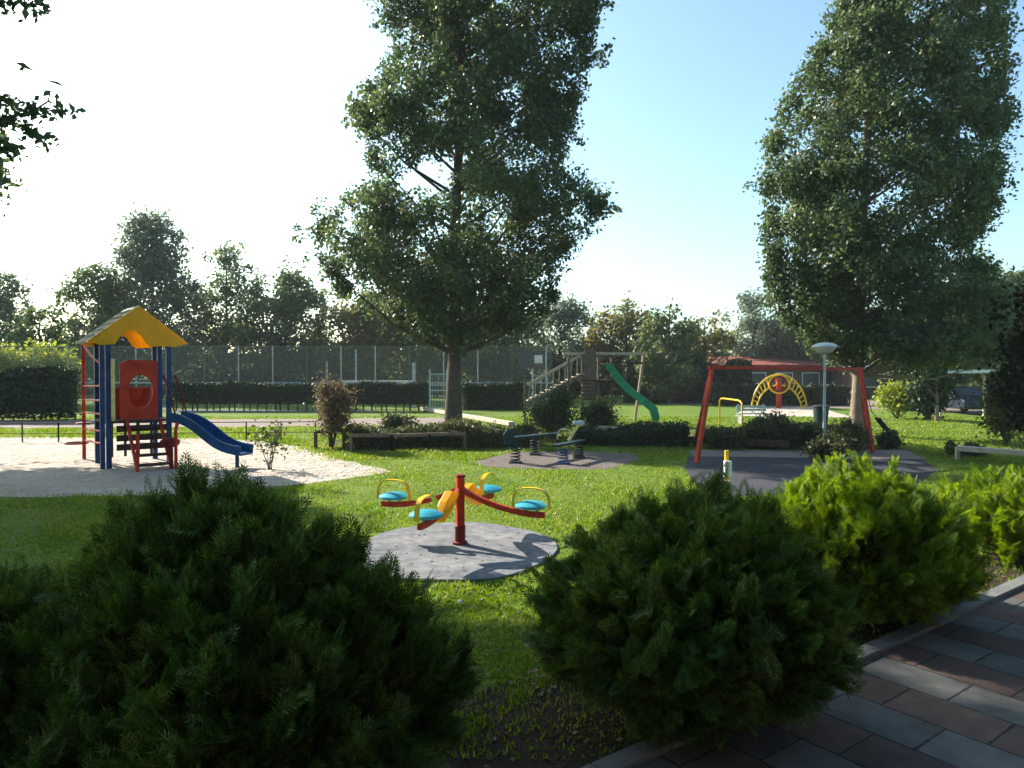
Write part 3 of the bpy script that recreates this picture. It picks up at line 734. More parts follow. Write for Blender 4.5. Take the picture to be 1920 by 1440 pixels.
# ================================================================ TIMBER EDGES AND LOW FENCES
def low_rail(name, label, pts_px, h, mat, sec=(.06, .12), posts=True, group='timber edges of the raised bed', cat='timber edge', every=None, low=False):
    pts = [G(*p) for p in pts_px]; o = thing(name, pts[0].lerp(pts[-1], .5), label, cat, group)
    m = MB()
    for a, b in zip(pts, pts[1:]): m.beam(a + Vector((0, 0, h)), b + Vector((0, 0, h)), *sec)
    m.build('top_rail', mat, o, .006)
    if low:
        m = MB()
        for a, b in zip(pts, pts[1:]): m.beam(a + Vector((0, 0, h * .45)), b + Vector((0, 0, h * .45)), sec[0] * .8, sec[1] * .8)
        m.build('lower_rail', mat, o, .004)
    if posts:
        for a, b in zip(pts, pts[1:]):
            k = max(1, int((b - a).length / (every or 1.15)))
            for i in range(k + 1):
                m = MB(); p = a.lerp(b, i / k); ps_ = min(.09, sec[1] * 1.3); m.box(p + Vector((0, -.003, h * .5 + .0)), (ps_, ps_, h + .04)); m.build('post', mat, o, .006)
    return o
low_rail('timber_fence', 'low dark timber rail fence on stubby posts in front of the big tree', [(658, 846), (735, 846), (805, 844), (872, 841)], .45, 'wood', (.08, .10))
low_rail('timber_fence', 'short dark timber rail at the foot of the rusty shrub', [(592, 842), (645, 838)], .5, 'dark_wood', (.07, .09))
low_rail('timber_edge', 'long pale timber kerb beam running behind the big tree trunk', [(792, 770), (960, 800)], .12, 'pale_wood', (.3, .16), False)
low_rail('timber_edge', 'bright pale timber beam left of the green slide foot shrubs', [(1120, 822), (1245, 833)], .34, 'pale_wood', (.3, .18), False)
low_rail('timber_edge', 'pale timber bench rail at the far right behind the bright bushes', [(1795, 862), (1930, 873)], .3, 'pale_wood', (.3, .12), True, every=1.2)
low_rail('timber_edge', 'dark timber edge below the swing frame shrubs', [(1245, 834), (1480, 846)], .2, 'dark_wood', (.12, .2), False)
low_rail('wire_fence', 'thin low two-rail fence in front of the hedge beside the sand', [(-300, 830), (110, 829), (330, 828), (592, 826)], .62, 'dark_wood', (.02, .028), True, None, 'fence', 1.1, True)

# ================================================================ FAR LEFT: hedges, court fence
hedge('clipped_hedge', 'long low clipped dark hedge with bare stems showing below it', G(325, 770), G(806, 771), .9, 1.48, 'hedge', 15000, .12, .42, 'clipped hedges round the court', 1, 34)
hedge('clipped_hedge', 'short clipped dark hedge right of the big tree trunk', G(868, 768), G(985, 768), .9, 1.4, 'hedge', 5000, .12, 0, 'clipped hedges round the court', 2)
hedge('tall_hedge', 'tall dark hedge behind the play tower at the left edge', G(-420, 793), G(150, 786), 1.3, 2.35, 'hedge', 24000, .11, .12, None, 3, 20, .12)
FY = 43.0
def fx(px): return P(px, 700, FY).x
cf = thing('court_fence', (fx(660), FY, 0), 'high green chain-link ball court fence on thin posts behind the hedge', 'fence')
zt = P(0, 650, FY).z; zb_ = P(0, 718, FY).z
m = MB(); m.add([(fx(-60), FY, .05), (fx(1035), FY, .05), (fx(1035), FY, zt), (fx(-60), FY, zt)], [(0, 1, 2, 3)]); m.build('mesh_panel', 'chain', cf)
m = MB(); m.tube([(fx(-60), FY - .04, zt), (fx(1035), FY - .04, zt)], .03, 6); m.build('top_rail', 'fence_green', cf)
m = MB(); m.tube([(fx(-60), FY - .06, zb_), (fx(1035), FY - .06, zb_)], .05, 6); m.build('middle_rail', 'grey_metal', cf)
for i in range(17):
    px = 0 + i * 64; m = MB(); m.tube([(fx(px), FY - .04, 0), (fx(px), FY - .04, zt + .05)], .035, 6); m.build('post', 'grey_metal' if i % 3 else 'fence_green', cf)
# goal / barrier inside court
gb = P(776, 700, 44.5); gq = thing('ball_goal', (P(710, 700, 44.5).x, 44.5, 0), 'white metal ball goal behind the court fence left of the tree', 'goal')
m = MB(); m.beam((P(640, 716, 44.5).x, 44.5, 1.62), (gb.x, 44.5, 1.62), .14, .16); m.build('crossbar', 'white', gq, .01)
m = MB(); m.box((gb.x, 44.5, 1.4), (.2, .2, 2.8)); m.build('post', 'pale_metal', gq, .01)
m = MB(); m.box((P(613, 716, 44.5).x, 44.5, 1.4), (.1, .1, 2.9)); m.build('post', 'pale_metal', gq, .01)
m = MB(); m.box((P(667, 716, 44.5).x, 44.6, 1.8), (.1, .1, 3.6)); m.build('net_pole', 'pale_metal', gq, .01)
# gate
gx0 = P(806, 700, 40.).x; gx1 = P(838, 700, 40.).x
gt = thing('court_gate', ((gx0 + gx1) / 2, 40, 0), 'pale blue metal gate in the court fence just left of the big trunk', 'gate')
for x in (gx0, gx1):
    m = MB(); m.box((x, 40, 1.2), (.09, .09, 2.4)); m.build('gate_post', 'pale_metal', gt, .01)
m = MB(); 
for z in (.25, 1.2, 1.5, 2.1): m.box(((gx0 + gx1) / 2, 40, z), (gx1 - gx0, .05, .07))
for q in np.linspace(0, 1, 7)[1:-1]: m.box((gx0 + (gx1 - gx0) * q, 40, 1.15), (.02, .02, 1.8))
m.build('gate_leaf', 'pale_metal', gt)
# basketball board
bx = P(1005, 675, 45); bk = thing('basketball_hoop', (bx.x, 45, 0), 'basketball backboard with small white square on a grey pole', 'basketball hoop')
m = MB(); m.box(bx + Vector((-.2, 0, .0)), (1.7, .04, 1.1)); m.build('backboard', 'car', bk, .01)
m = MB(); m.box(bx + Vector((.15, -.03, .05)), (.5, .02, .5)); m.build('target_square', 'white', bk)
m = MB(); m.tube([(bx.x - .2, 45.3, 0), (bx.x - .2, 45.3, bx.z + .2), (bx.x - .2, 45, bx.z)], .06, 8); m.build('pole', 'grey_metal', bk)
m = MB(); m.tube([(bx.x + .15 + math.cos(t) * .22, 44.73 + math.sin(t) * .22, bx.z - .25) for t in np.linspace(0, 2 * math.pi, 17)], .02, 6); m.build('rim', 'red', bk)

# ================================================================ WOODEN CLIMBING FRAME WITH GREEN SLIDE
CY = 31.5
def c_(px, py, Y=CY): return P(px, py, Y)
cf2 = thing('climbing_frame', (c_(1110, 700).x, CY, 0), 'wooden climbing frame with stepped ramp and curved green slide', 'climbing frame')
def gz(px, Y=CY): p = P(px, 700, Y); p.z = 0; return p
for dy in (0, 1.1):
    m = MB(); m.beam(c_(988, 722, CY + dy), c_(1088, 667, CY + dy), .07, .12); m.build('handrail', 'pale_wood', cf2, .006)
    m = MB(); m.beam(c_(985, 760, CY + dy), c_(1088, 706, CY + dy), .07, .16); m.build('stringer', 'wood', cf2, .006)
    for px, t in ((984, 712), (1066, 672), (1092, 664), (1122, 664), (1147, 668)):
        p = gz(px, CY + dy); q = c_(px, t, CY + dy); m = MB(); m.beam(p, q, .1, .1); m.build('post', 'wood', cf2, .006)
for i in range(11):
    t = i / 10; a = c_(988, 752).lerp(c_(1088, 702), t); m = MB(); m.box(a + Vector((0, .55, 0)), (.18, 1.1, .04)); m.build('tread', 'pale_wood', cf2)
for i in range(9):
    t = (i + .5) / 9; a = c_(985, 757).lerp(c_(1088, 704), t); b = c_(988, 724).lerp(c_(1088, 669), t); m = MB(); m.beam(a, b, .03, .03); m.build('baluster', 'pale_wood', cf2)
zp = c_(0, 712).z
m = MB(); m.box(((c_(1092, 0).x + c_(1150, 0).x) / 2, CY + .55, zp - .05), (c_(1150, 0).x - c_(1090, 0).x, 1.3, .08)); m.build('platform', 'dark_wood', cf2)
x0 = c_(1097, 0).x; x1 = c_(1119, 0).x; zz0 = c_(0, 672).z
m = MB(); m.box(((x0 + x1) / 2, CY - .03, (zz0 + .9) / 2 + .25), (x1 - x0, .05, zz0 - .6)); m.build('wall_panel', 'wood', cf2)
m = MB()
for i in range(5): m.box((c_(1103, 0).x, CY - .12 - .02 * i, c_(0, 716 + i * 7).z), (.5, .22, .05))
m.build('rope_steps', 'path', cf2)
a = c_(1055, 663); b = c_(1207, 663, CY + .2)
m = MB(); m.beam(a, b, .1, .12); m.build('swing_beam', 'pale_wood', cf2, .006)
m = MB(); m.beam(c_(1120, 678, CY + .1), c_(1205, 681, CY + .1), .06, .08); m.build('lower_beam', 'dark_wood', cf2)
for foot in (G(1228, 792), G(1205, 775)):
    m = MB(); foot = Vector((P(1226 if foot.y < 30 else 1190, 700, CY + (-.6 if foot.y < 30 else .9)).x, CY + (-.6 if foot.y < 30 else .9), 0)); m.beam(b, foot, .1, .1); m.build('leg', 'pale_wood', cf2, .006)
m = MB(); secs = []; path = []
s0 = c_(1135, 688); s1 = c_(1235, 800, 30.0); s1.z = .22
for i in range(21):
    t = i / 20; x = s0.x + (s1.x - s0.x) * t; y = s0.y + (s1.y - s0.y) * t
    z = s0.z - (s0.z - .22) * (t * .9 + .1 * math.sin(t * math.pi - .4) + .04 * math.sin(t * 2 * math.pi)) if t < .9 else None
    path.append(Vector((x, y, z if z else 0)))
zz = [q for q in path if q.z > 0][-1].z
path = [Vector((p.x, p.y, max(p.z if p.z else 0, .24))) for p in path]
path[0].z = path[1].z + .03
for i, p in enumerate(path):
    d = (path[min(i + 1, 20)] - path[max(0, i - 1)]).normalized(); s = Vector((.15, 1, 0)).normalized(); u = d.cross(s); u = -u if u.z < 0 else u
    secs.append([p + s * x + u * z for x, z in [(-.42, .3), (-.37, .3), (-.33, .03), (.33, .03), (.37, .3), (.42, .3), (.40, -.04), (-.40, -.04)]])
m.strip(secs); m.build('slide', 'green_plastic', cf2, smooth=True)

# ================================================================ YELLOW / RED THINGS BEHIND THE SWING
AY = 44.0
ar = thing('arch_climber', (P(1460, 700, AY).x, AY, 0), 'yellow arched ladder climber with a red ring and post in its middle', 'climber')
def ap(px, py): return P(px, py, AY)
def arc(cx, base, rx, ry, n=21): return [ap(cx - rx * math.cos(math.pi * t), base - ry * math.sin(math.pi * t)) for t in np.linspace(0, 1, n)]
for (rx, ry, dy) in ((52, 68, 0), (42, 48, 0)):
    for yy in (0, .0):
        pass
    m = MB(); m.tube(arc(1461, 770, rx, ry), .055, 8); m.build('arch_tube', 'yellow', ar, smooth=True)
A1 = arc(1461, 770, 52, 68); A2 = arc(1461, 770, 42, 48)
for i in range(1, 20):
    if abs(i - 10) < 3: continue
    m = MB(); m.tube([A1[i], A2[i]], .035, 6); m.build('rung', 'yellow', ar)
cc = ap(1460, 720)
m = MB(); m.tube([cc + Vector((math.cos(t) * .62, -.06, math.sin(t) * .56)) for t in np.linspace(0, 2 * math.pi, 25)], .06, 8); m.build('ring', 'yellow', ar, smooth=True)
m = MB(); m.tube([cc + Vector((math.cos(t) * .48, -.06, math.sin(t) * .44)) for t in np.linspace(0, 2 * math.pi, 25)], .07, 8); m.build('inner_ring', 'dark_red', ar, smooth=True)
m = MB(); m.box((cc.x, AY - .02, cc.z / 2 + .25), (.3, .14, cc.z + .5)); m.lathe(cc + Vector((0, -.12, -.1)), [(.16, 0), (.2, .1), (.16, .2)], 14); m.build('post', 'red', ar, .02)
def hoopbar(name, label, pa, pb, hpx, mat, r=.03):
    a = G(*pa); b = G(*pb); h = hpx / F * a.y; o = thing(name, a.lerp(b, .5), label, 'hoop bar')
    m = MB(); k = .12
    m.tube([a, a + Vector((0, 0, h - k)), a.lerp(b, .06) + Vector((0, 0, h - .03)), a.lerp(b, .15) + Vector((0, 0, h)), a.lerp(b, .85) + Vector((0, 0, h)), a.lerp(b, .94) + Vector((0, 0, h - .03)), b + Vector((0, 0, h - k)), b], r, 8)
    m.build('bar', mat, o, smooth=True)
    m = MB(); 
    for p in (a, b): m.lathe(p, [(.08, 0), (.08, .02), (.04, .05)], 12)
    m.build('foot_plate', mat, o); return o
hoopbar('hoop_bar', 'yellow metal hoop bar standing on the grass behind the swing frame', (1349, 806), (1391, 818), 60, 'yellow')
# grey bench
gbp = G(1412, 795); bn = thing('park_bench', gbp, 'small grey bench left of the yellow arched climber', 'bench')
sc1 = gbp.y / F
m = MB(); [m.box(gbp + Vector((0, -.16 + .14 * i, .45)), (1.3, .11, .035)) for i in range(3)]; m.build('seat', 'pale_metal', bn)
m = MB(); [m.box(gbp + Vector((0, .27, .6 + .14 * i)), (1.3, .03, .1)) for i in range(2)]; m.build('backrest', 'pale_metal', bn)
for x in (-.55, .55):
    m = MB(); m.box(gbp + Vector((x, 0, .215)), (.06, .42, .43)); m.box(gbp + Vector((x, .31, .42)), (.06, .04, .84)); m.build('leg', 'grey_metal', bn)
# lamp
lp = G(1545, 852); lm = thing('street_lamp', lp, 'slim pale street lamp with a white mushroom-shaped head', 'street lamp')
zh = P(1545, 655, lp.y).z
m = MB(); m.tube([lp, lp + Vector((0, 0, .5)), lp + Vector((0, 0, zh - .12))], [.055, .042, .032], 12); m.build('pole', 'pale_metal', lm, smooth=True)
m = MB(); m.lathe(lp + Vector((0, 0, zh - .18)), [(.06, .06), (.2, .10), (.27, .2), (.30, .24)], 24); m.build('lamp_bowl', 'white', lm, smooth=True)
m = MB(); m.lathe(lp + Vector((0, 0, zh + .065)), [(.33, 0), (.32, .04), (.24, .09), (.11, .12), (.02, .125)], 24); m.build('lamp_cap', 'white', lm, smooth=True)
# bin
bp2 = G(1546, 803); bb = thing('litter_bin', bp2, 'dark green litter bin at the foot of the lamp', 'bin')
bp2 = bp2 + Vector((0, .35, 0)); bb.location = bp2
m = MB(); m.lathe(bp2, [(.22, 0), (.25, .1), (.30, .78), (.30, .82)], 16); m.build('body', 'bin', bb, smooth=True)
m = MB(); m.lathe(bp2 + Vector((0, 0, .822)), [(.33, 0), (.33, .05), (.25, .09), (.05, .1)], 16); m.build('lid', 'black', bb, smooth=True)

# ================================================================ HOUSES, CAR
def house(name, label, pxa, pxb, Y, eave_py, ridge_py, depth, wallmat, roofmat, fascia, nwin):
    a = P(pxa, 700, Y); b = P(pxb, 700, Y); ze = P(0, eave_py, Y).z; zr = P(0, ridge_py, Y + depth / 2).z
    o = thing(name, ((a.x + b.x) / 2, Y + depth / 2, 0), label, 'building')
    m = MB(); m.box(((a.x + b.x) / 2, Y + depth / 2, ze / 2), (b.x - a.x, depth, ze)); m.build('wall', wallmat, o)
    ov = .5; m = MB()
    A = Vector((a.x - ov, Y - ov, ze)); prof = [A, A + Vector((0, depth / 2 + ov, zr - ze)), A + Vector((0, depth + 2 * ov, 0)), A + Vector((0, depth + 2 * ov, .15)), A + Vector((0, depth / 2 + ov, zr - ze + .15)), A + Vector((0, 0, .15))]
    m.prism(prof, (b.x - a.x + 2 * ov, 0, 0)); m.build('roof', roofmat, o)
    m = MB(); m.box(((a.x + b.x) / 2, Y - ov - .03, ze + .06), (b.x - a.x + 2 * ov, .05, .24)); m.build('fascia', fascia, o)
    for i in range(nwin):
        x = a.x + (b.x - a.x) * (i + .5) / nwin
        m = MB(); m.box((x, Y - .02, 1.55), (1.5, .08, 1.2)); w_ = m.build('window_frame', 'white', o)
        m = MB(); m.box((x, Y - .065, 1.55), (1.34, .03, 1.04)); m.build('pane', 'glass', w_)
    return o
house('bungalow', 'low brick bungalow with a red tiled roof behind the swing frame', 1345, 1545, 62, 688, 672, 7, 'brick', 'roof_red', 'dark_red', 4)
house('bungalow', 'dark low building with pale roof edge behind the right tree', 1600, 1730, 58, 690, 684, 6, 'dark_wood', 'dark_roof', 'white', 2)
house('bungalow', 'dark low shed building half hidden at the far right', 1760, 2040, 50, 704, 690, 6, 'dark_wood', 'dark_roof', 'white', 3)
hd = math.atan2(kd.y, kd.x)
hb = K0 + kn * 7.5 - kd * 4; added_house = thing('house', hb, 'unseen dark brick house added behind the camera to hold skylight off the foreground', 'building')  # unseen block added behind the camera, cuts ambient light on the foreground
m = MB(); m.box(hb + Vector((0, 0, 3)) + kn * 2.5, (26, 5, 6), hd); m.build('wall', 'brick', added_house)
m = MB(); m.box(hb + Vector((0, 0, 6.15)) + kn * 1.4, (27, 8.5, .25), hd); m.build('roof', 'dark_roof', added_house)
# car
CYR = 39.0
cx0 = P(1806, 700, CYR).x - 2.07; cr = thing('parked_car', (cx0 + 2.0, CYR, 0), 'dark parked car with pale windscreen in the shade under the carport', 'car')
def carp(x, z): return (cx0 + x, CYR - .85, z)
m = MB(); out = [(0, .35), (0, .75), (.35, .9), (1.0, .98), (1.5, 1.38), (2.9, 1.42), (3.6, 1.0), (4.1, .92), (4.15, .4), (3.7, .28), (.4, .28)]
m.prism([carp(x, z) for x, z in out], (0, 1.7, 0)); m.build('body', 'car', cr, .08)
m = MB(); m.prism([(cx0 + 1.02, CYR - .88, 1.0), (cx0 + 1.5, CYR - .88, 1.33), (cx0 + 2.85, CYR - .88, 1.36), (cx0 + 3.4, CYR - .88, 1.0)], (0, .02, 0)); m.build('side_window', 'pale_metal', cr)
m = MB(); m.add([(cx0 + .98, CYR - .7, 1.0), (cx0 + 1.46, CYR - .65, 1.39), (cx0 + 1.46, CYR + .65, 1.39), (cx0 + .98, CYR + .7, 1.0)], [(0, 1, 2, 3)]); m.build('windscreen', 'glass', cr)
for x in (.8, 3.3):
    m = MB(); m.tube([(cx0 + x, CYR - .88, .31), (cx0 + x, CYR - .68, .31)], .31, 18); wl = m.build('wheel', 'black', cr)
    m = MB(); m.tube([(cx0 + x, CYR - .9, .31), (cx0 + x, CYR - .87, .31)], .19, 14); m.build('rim', 'grey_metal', wl)

cr.rotation_euler.z = R(84)
SY = 36.5; sa = P(1764, 700, SY).x; sb = P(1846, 700, SY).x
cpt = thing('carport', ((sa + sb) / 2, SY + 2.4, 0), 'low dark open carport with pale roof edge sheltering the parked car', 'carport')
for x in (sa, sb):
    for y in (SY, SY + 4.8):
        m = MB(); m.box((x, y, 1.1), (.12, .12, 2.2)); m.build('post', 'pale_wood' if y == SY else 'dark_wood', cpt)
m = MB(); m.box(((sa + sb) / 2, SY + 2.4, 2.27), (sb - sa + .5, 5.3, .12)); m.build('roof', 'dark_roof', cpt)
m = MB(); m.box(((sa + sb) / 2, SY - .27, 2.26), (sb - sa + .56, .04, .18)); m.build('fascia', 'white', cpt)
m = MB(); m.box(((sa + sb) / 2, SY + 5.0, 1.1), (sb - sa, .08, 2.2)); m.build('back_wall', 'dark_wood', cpt)

# ================================================================ TREES
TY = 28.0
tb = G(850, 806); TY = tb.y
tree('poplar_tree', 'tall dark broad tree standing in the bed in the middle of the play area', tb,
     rows_px([(-330, 860, 990), (-200, 780, 1060), (-100, 730, 1100), (0, 705, 1120), (60, 735, 1105), (110, 745, 1110), (150, 715, 1095), (200, 650, 1080), (250, 690, 1065), (300, 695, 1050), (335, 730, 1045), (365, 700, 1125), (395, 620, 1130), (440, 590, 1100), (475, 595, 1045), (520, 625, 1040), (550, 640, 1045), (580, 690, 1030), (605, 750, 985), (630, 790, 930)], TY),
     TY, 'poplar', 'bark', .28, 430, .105, .9, seed=3, rc=(.38, .8), twigs=45, up=.3)
ty2 = 25.5; t2 = P(1607, 700, ty2); t2.z = 0
tree('poplar_tree', 'tall grey-green tree with pale trunk behind the right end of the swing frame', t2,
     rows_px([(-330, 1690, 1780), (-200, 1640, 1840), (-100, 1600, 1880), (0, 1585, 1880), (60, 1550, 1870), (130, 1510, 1880), (200, 1465, 1860), (280, 1440, 1880), (340, 1430, 1850), (400, 1440, 1860), (450, 1440, 1810), (500, 1440, 1830), (550, 1450, 1860), (600, 1475, 1880), (640, 1540, 1900), (675, 1580, 1900)], ty2),
     ty2, 'willow', 'bark_light', .20, 520, .09, .95, seed=5, rc=(.34, .68), twigs=30, up=.3)
# background trees, each with its own crown
BG = [
 ('dark blue-green tree at the far left edge of the photo', -10, 505, 700, 62, 55, 'far_leaf', 'round'),
 ('small dark rounded tree left of the play tower', 75, 578, 700, 42, 50, 'wood_leaf', 'round'),
 ('tallest pointed background tree above the play tower roof', 285, 395, 690, 105, 58, 'far_leaf', 'cone'),
 ('bushy tree left of and below the pointed background tree', 185, 500, 690, 72, 56, 'wood_leaf', 'round'),
 ('open-crowned background tree with sky holes right of the pointed one', 425, 465, 690, 66, 60, 'wood_leaf', 'round'),
 ('rounded background tree left of the big central tree', 535, 515, 700, 75, 57, 'wood_leaf', 'round'),
 ('olive background tree partly behind the central crown at left', 670, 545, 700, 72, 54, 'wood_leaf2', 'round'),
 ('dark tree directly behind the central trunk', 790, 560, 700, 90, 56, 'wood_leaf', 'round'),
 ('dark tree behind the right side of the central trunk', 930, 560, 705, 80, 58, 'wood_leaf', 'round'),
 ('pale background tree behind the climbing frame ramp', 1050, 562, 705, 62, 60, 'far_leaf', 'round'),
 ('olive background tree above the green slide', 1175, 568, 720, 62, 56, 'wood_leaf2', 'round'),
 ('dark background tree between slide and swing frame', 1255, 572, 745, 55, 50, 'wood_leaf', 'round'),
 ('brownish background tree above the left swing leg', 1320, 592, 745, 52, 54, 'wood_leaf2', 'round'),
 ('pale tree against the sky left of the right tall tree', 1412, 545, 690, 48, 66, 'far_leaf', 'round'),
 ('bushy tree above the red roof', 1500, 600, 690, 62, 66, 'wood_leaf', 'round'),
 ('dark tree behind the lamp and right trunk', 1610, 590, 700, 80, 62, 'wood_leaf', 'round'),
 ('dark spreading tree over the dark shed at the right', 1760, 560, 720, 95, 42, 'wood_leaf', 'round'),
 ('dark broad tree over the carport', 1850, 480, 705, 85, 44, 'wood_leaf', 'round'),
]
for i, (lb_, cx, tp_, bt, hw, Y, mt, shp) in enumerate(BG):
    bgtree('background_tree', lb_, cx, tp_, bt, hw * 1.15, Y, mt, shp, seed=20 + i, ntr=62 if hw > 60 else 44, leaf=.20, dens=.8 if i != 4 else .55, rcf=.68)
# shrubs lining the far side
far = [(-10, 650, 780, 75, 44, 'lime', 'yellow-green shrub rising behind the tall hedge at left edge'), (85, 645, 780, 60, 44, 'lime', 'yellow-green shrub rising behind the hedge beside the tower')]
for i, (cx, tp_, bt, hw, Y, mt, lb_) in enumerate(far):
    bgtree('leafy_shrub', lb_, cx, tp_, bt, hw, Y, mt, 'round', seed=60 + i, ntr=30, leaf=.14, dens=1, r0=.06, cat='shrub', group='shrubs behind the hedge')
hedge('wild_hedge', 'dark wild hedge under the background trees behind the court', Vector((-60, 64, 0)), Vector((14, 64, 0)), 2, 4.2, 'wood_leaf', 26000, .26, 0, None, 11, 0, .5)
hedge('wild_hedge', 'dark wild hedge behind the slide and swings', Vector((8, 52, 0)), Vector((17, 52, 0)), 2, 3.0, 'hedge', 9000, .2, 0, None, 12, 0, .3)
hedge('wild_hedge', 'dark wild hedge closing the view at the right', Vector((13, 70, 0)), Vector((62, 64, 0)), 2, 4.5, 'wood_leaf', 16000, .26, 0, None, 13, 0, .5)
hedge('clipped_hedge', 'low green hedge behind the yellow arched climber', G(1335, 760), G(1590, 760), .9, 1.3, 'hedge', 7000, .13, 0, 'clipped hedges round the court', 14)
shrub('leafy_shrub', 'bright yellow-green shrub right of the swing frame', 1682, 785, 72, 76, 'lime', 1, 3200, .10, 'shrubs near the right tree', .05)
shrub('leafy_shrub', 'dark dense shrub between the yellow-green shrub and the car', 1738, 788, 70, 95, 'hedge', 2, 3600, .11, 'shrubs near the right tree', .05)
shrub('leafy_shrub', 'brown-tinged dark shrub at the right edge beyond the lawn', 1885, 835, 110, 150, 'cover', 3, 6000, .07, 'shrubs near the right tree', .05)
tree('small_tree', 'small dark tree with thin pale trunk right of the yellow shrub', G(1758, 790), rows_px([(735, 1725, 1775), (700, 1705, 1790), (665, 1715, 1790)], G(1758, 790).y), G(1758, 790).y, 'hedge', 'bark_light', .1, 16, .12, 1, seed=77, rc=(.35, .6))
# dark tree at right frame edge
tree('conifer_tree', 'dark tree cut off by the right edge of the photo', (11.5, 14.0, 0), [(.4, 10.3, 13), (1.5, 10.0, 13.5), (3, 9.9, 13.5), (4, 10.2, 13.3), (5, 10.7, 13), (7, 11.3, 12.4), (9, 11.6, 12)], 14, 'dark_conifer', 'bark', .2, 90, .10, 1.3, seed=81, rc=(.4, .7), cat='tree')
# shade trees left of the frame (the first one's branch tips show in the top left corner)
tree('shade_tree', 'large tree left of the frame whose branch tips hang into the top left corner', (-13.6, 13.8, 0), [(4.0, -17, -14.3), (6, -18, -14.0), (8, -18, -13.6), (10, -17, -12.6), (11.8, -16, -9.8), (13, -16, -9.2), (15, -15, -10)], 13.8, 'poplar', 'bark', .35, 150, .16, 1.4, seed=91, rc=(.8, 1.3), group='shade trees at the left', depthf=.6)
tree('shade_tree', 'spreading tree outside the left edge shading the foreground bushes', (-11.2, 9.6, 0), [(3.5, -14, -9.2), (6, -15, -8.4), (8, -15, -8.4), (10, -14, -8.6), (12, -13, -9.6)], 9.6, 'poplar', 'bark', .35, 130, .17, 1.4, seed=92, rc=(.8, 1.3), group='shade trees at the left')
tree('shade_tree', 'tree outside the left edge shading the lawn beside the sand', (-20.5, 24, 0), [(8.8, -25, -18.6), (9.8, -26, -17.8), (11, -25, -17.9), (11.9, -24, -19.2)], 24, 'poplar', 'bark', .3, 110, .17, 1.4, seed=93, rc=(.8, 1.3), group='shade trees at the left')

tree('shade_tree', 'very tall unseen tree added outside the left edge, its high crown shading the paving', (-15.2, 18.6, 0), [(9.2, -18.5, -15.9), (10.2, -18.5, -15.5), (11.5, -18, -14.9), (13.4, -17, -13.2), (14.3, -17.5, -10.6), (16, -17.5, -9.6), (18, -17, -10), (20, -16, -11.5)], 18.6, 'poplar', 'bark', .35, 150, .17, 1.3, seed=94, rc=(.7, 1.1), group='shade trees at the left', depthf=.5)  # added out of view, crown set high to shade the paving
# branch tips of the shade tree
rng = np.random.default_rng(17)
sh = [o for o in bpy.data.objects if o.name.startswith('shade_tree')][0]
m = MB(); C = []
for (pts, nn) in (([(-40, 240), (0, 225), (60, 250), (85, 262)], 150), ([(-30, 230), (30, 215), (75, 215), (100, 205), (140, 208)], 130), ([(-30, 180), (5, 185), (25, 195)], 60), ([(-30, 275), (0, 275), (30, 280)], 150), ([(-30, 330), (0, 338), (22, 342)], 25), ([(-40, 2), (10, 4), (60, 8), (78, 10)], 120), ([(60, 210), (90, 190), (95, 170)], 22)):
    L = [P(x, y, 12.2 + random.uniform(-.3, .3)) for x, y in pts]
    m.tube(L, [.02 - .014 * i / (len(L) - 1) for i in range(len(L))], 5)
    for _ in range(nn):
        i = random.randrange(len(L) - 1); C.append(L[i].lerp(L[i + 1], random.random()) + Vector((random.gauss(0, .07), random.gauss(0, .15), random.gauss(0, .06))))
m.build('branch', 'bark', sh); quadmesh('branch_leaves', leaves(np.array(C), .085, .3, 1.7), 'poplar', sh)

# ================================================================ BED SHRUBS
shrub('rusty_shrub', 'rusty-leaved upright shrub left of the dark timber fence', 621, 840, 84, 140, 'rust', 10, 6500, .055, None, .12)
shr = [
 (750, 828, 95, 55, 'cover', 'low spreading shrub left of the big trunk'),
 (1035, 822, 105, 105, 'cover', 'large rounded shrub in front of the climbing frame ramp'),
 (1122, 818, 82, 72, 'cover', 'rounded shrub below the top of the green slide'),
 (905, 838, 110, 40, 'cover', 'low dark ground-hugging shrub right of the big trunk'),
 (1165, 832, 100, 32, 'hedge', 'low dark shrub under the rounded pair'),
 (1265, 834, 90, 30, 'cover', 'low shrub left of the left swing leg'),
 (1365, 842, 110, 42, 'cover', 'low shrub behind the yellow post'),
 (1455, 840, 90, 70, 'cover', 'mound shrub in the middle of the swing frame'),
 (1530, 842, 100, 45, 'hedge', 'dark low shrub under the lamp'),
 (1552, 864, 95, 50, 'cover', 'leafy shrub hiding the foot of the lamp pole'),
 (1590, 850, 85, 65, 'cover', 'shrub at the foot of the pale tree trunk'),
 (1668, 842, 60, 34, 'hedge', 'small dark shrub right of the swing frame feet'),
 (1810, 856, 120, 26, 'cover', 'low shrub strip beside the pale timber rail at right'),
 (700, 838, 120, 34, 'hedge', 'dark low shrub behind the timber rail fence, left half'),
 (815, 838, 120, 34, 'hedge', 'dark low shrub behind the timber rail fence, right half'),
 (985, 835, 70, 40, 'cover', 'yellowing low shrub at the left of the large rounded shrub'),
]
for i, (px, py, wv, hv, mt, lb_) in enumerate(shr):
    shrub('bed_shrub', lb_, px, py, wv, hv, mt, 30 + i, int(1500 + wv * hv * .5), .06, 'shrubs in the raised bed')
hedge('low_hedge', 'low dark hedge filling the bed behind the timber rail fence', G(650, 838), G(1000, 836), 1.3, .5, 'cover', 9000, .07, 0, 'low hedges in the raised bed', 21, 0, .1)
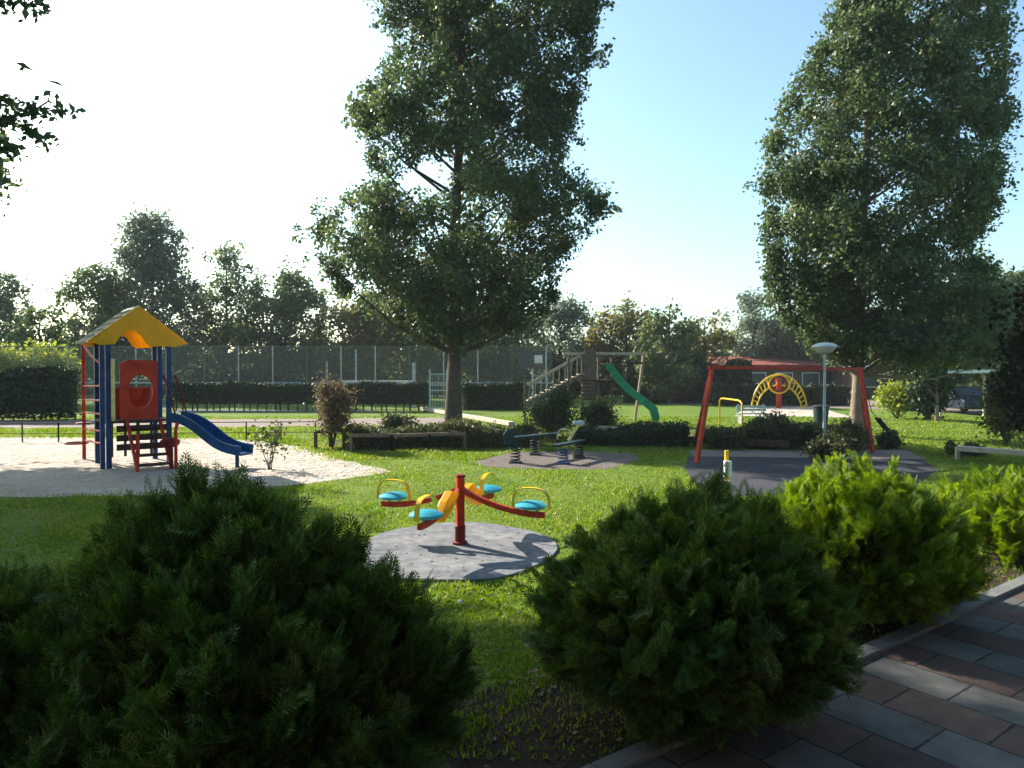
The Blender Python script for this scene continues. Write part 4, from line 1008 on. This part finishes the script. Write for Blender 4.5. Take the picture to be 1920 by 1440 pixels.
hedge('low_hedge', 'low dark hedge running behind the spring rockers to the slide', G(1080, 832), G(1290, 836), 1.2, .42, 'hedge', 6000, .07, 0, 'low hedges in the raised bed', 22, 0, .1)
hedge('low_hedge', 'low hedge running through between the red swing legs', G(1320, 838), G(1612, 838), 1.2, .5, 'cover', 9000, .07, 0, 'low hedges in the raised bed', 23, 0, .12)
# loose twigs near the sand
shrub('young_shrub', 'sparse young shrub growing at the sand edge right of the slide', 505, 880, 90, 95, 'cover', 70, 380, .055, None, .2, rough=.8)

# ================================================================ FOREGROUND BUSHES
bush('conifer_bush', 'large dark feathery bush with a pointed top filling the bottom left', (-1.50, 3.72), 1.32, 1.64, 'juniper', 38000, 51, .15, 8, 1.3, cone=.66)
bush('conifer_bush', 'lower dark bush cut off by the left edge', (-2.75, 3.45), 1.0, 1.22, 'juniper', 16000, 55, .15, 8, .9, cone=.35)
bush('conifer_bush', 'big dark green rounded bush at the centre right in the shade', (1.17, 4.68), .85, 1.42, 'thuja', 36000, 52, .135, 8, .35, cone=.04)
bush('conifer_bush', 'bright sunlit green bush right of the dark rounded one', (3.22, 6.75), .98, 1.34, 'thuja_sunlit', 27000, 53, .14, 8, .7, cone=.12)
bush('conifer_bush', 'bright green bush cut off by the right edge', (6.5, 8.8), 1.05, 1.03, 'thuja_sunlit', 15000, 54, .15, 7, .7)
m = MB(); q = G(862, 1137); m.lathe(q + Vector((0, 0, .03)), [(.008, 0), (.028, .012), (.02, .03), (.004, .034)], 8); tag(m.build('paper_scrap', 'white'), 'tiny white scrap lying on the grass in front of the carousel pad', 'litter')

# ================================================================ THIN SUMMER HAZE
hz = MB().box((0, 52, 13.2), (360, 212, 28.4)).build('haze', 'lawn')
hm, hnt, hb_ = new_mat('haze'); hnt.nodes.remove(hb_); pvn = N(hnt, 'ShaderNodeVolumePrincipled')
pvn.inputs['Density'].default_value = .0005; pvn.inputs['Color'].default_value = (.9, .95, 1, 1)
hnt.links.new(pvn.outputs[0], hnt.nodes['Material Output'].inputs['Volume']); hz.data.materials.clear(); hz.data.materials.append(hm); hz['kind'] = 'stuff'
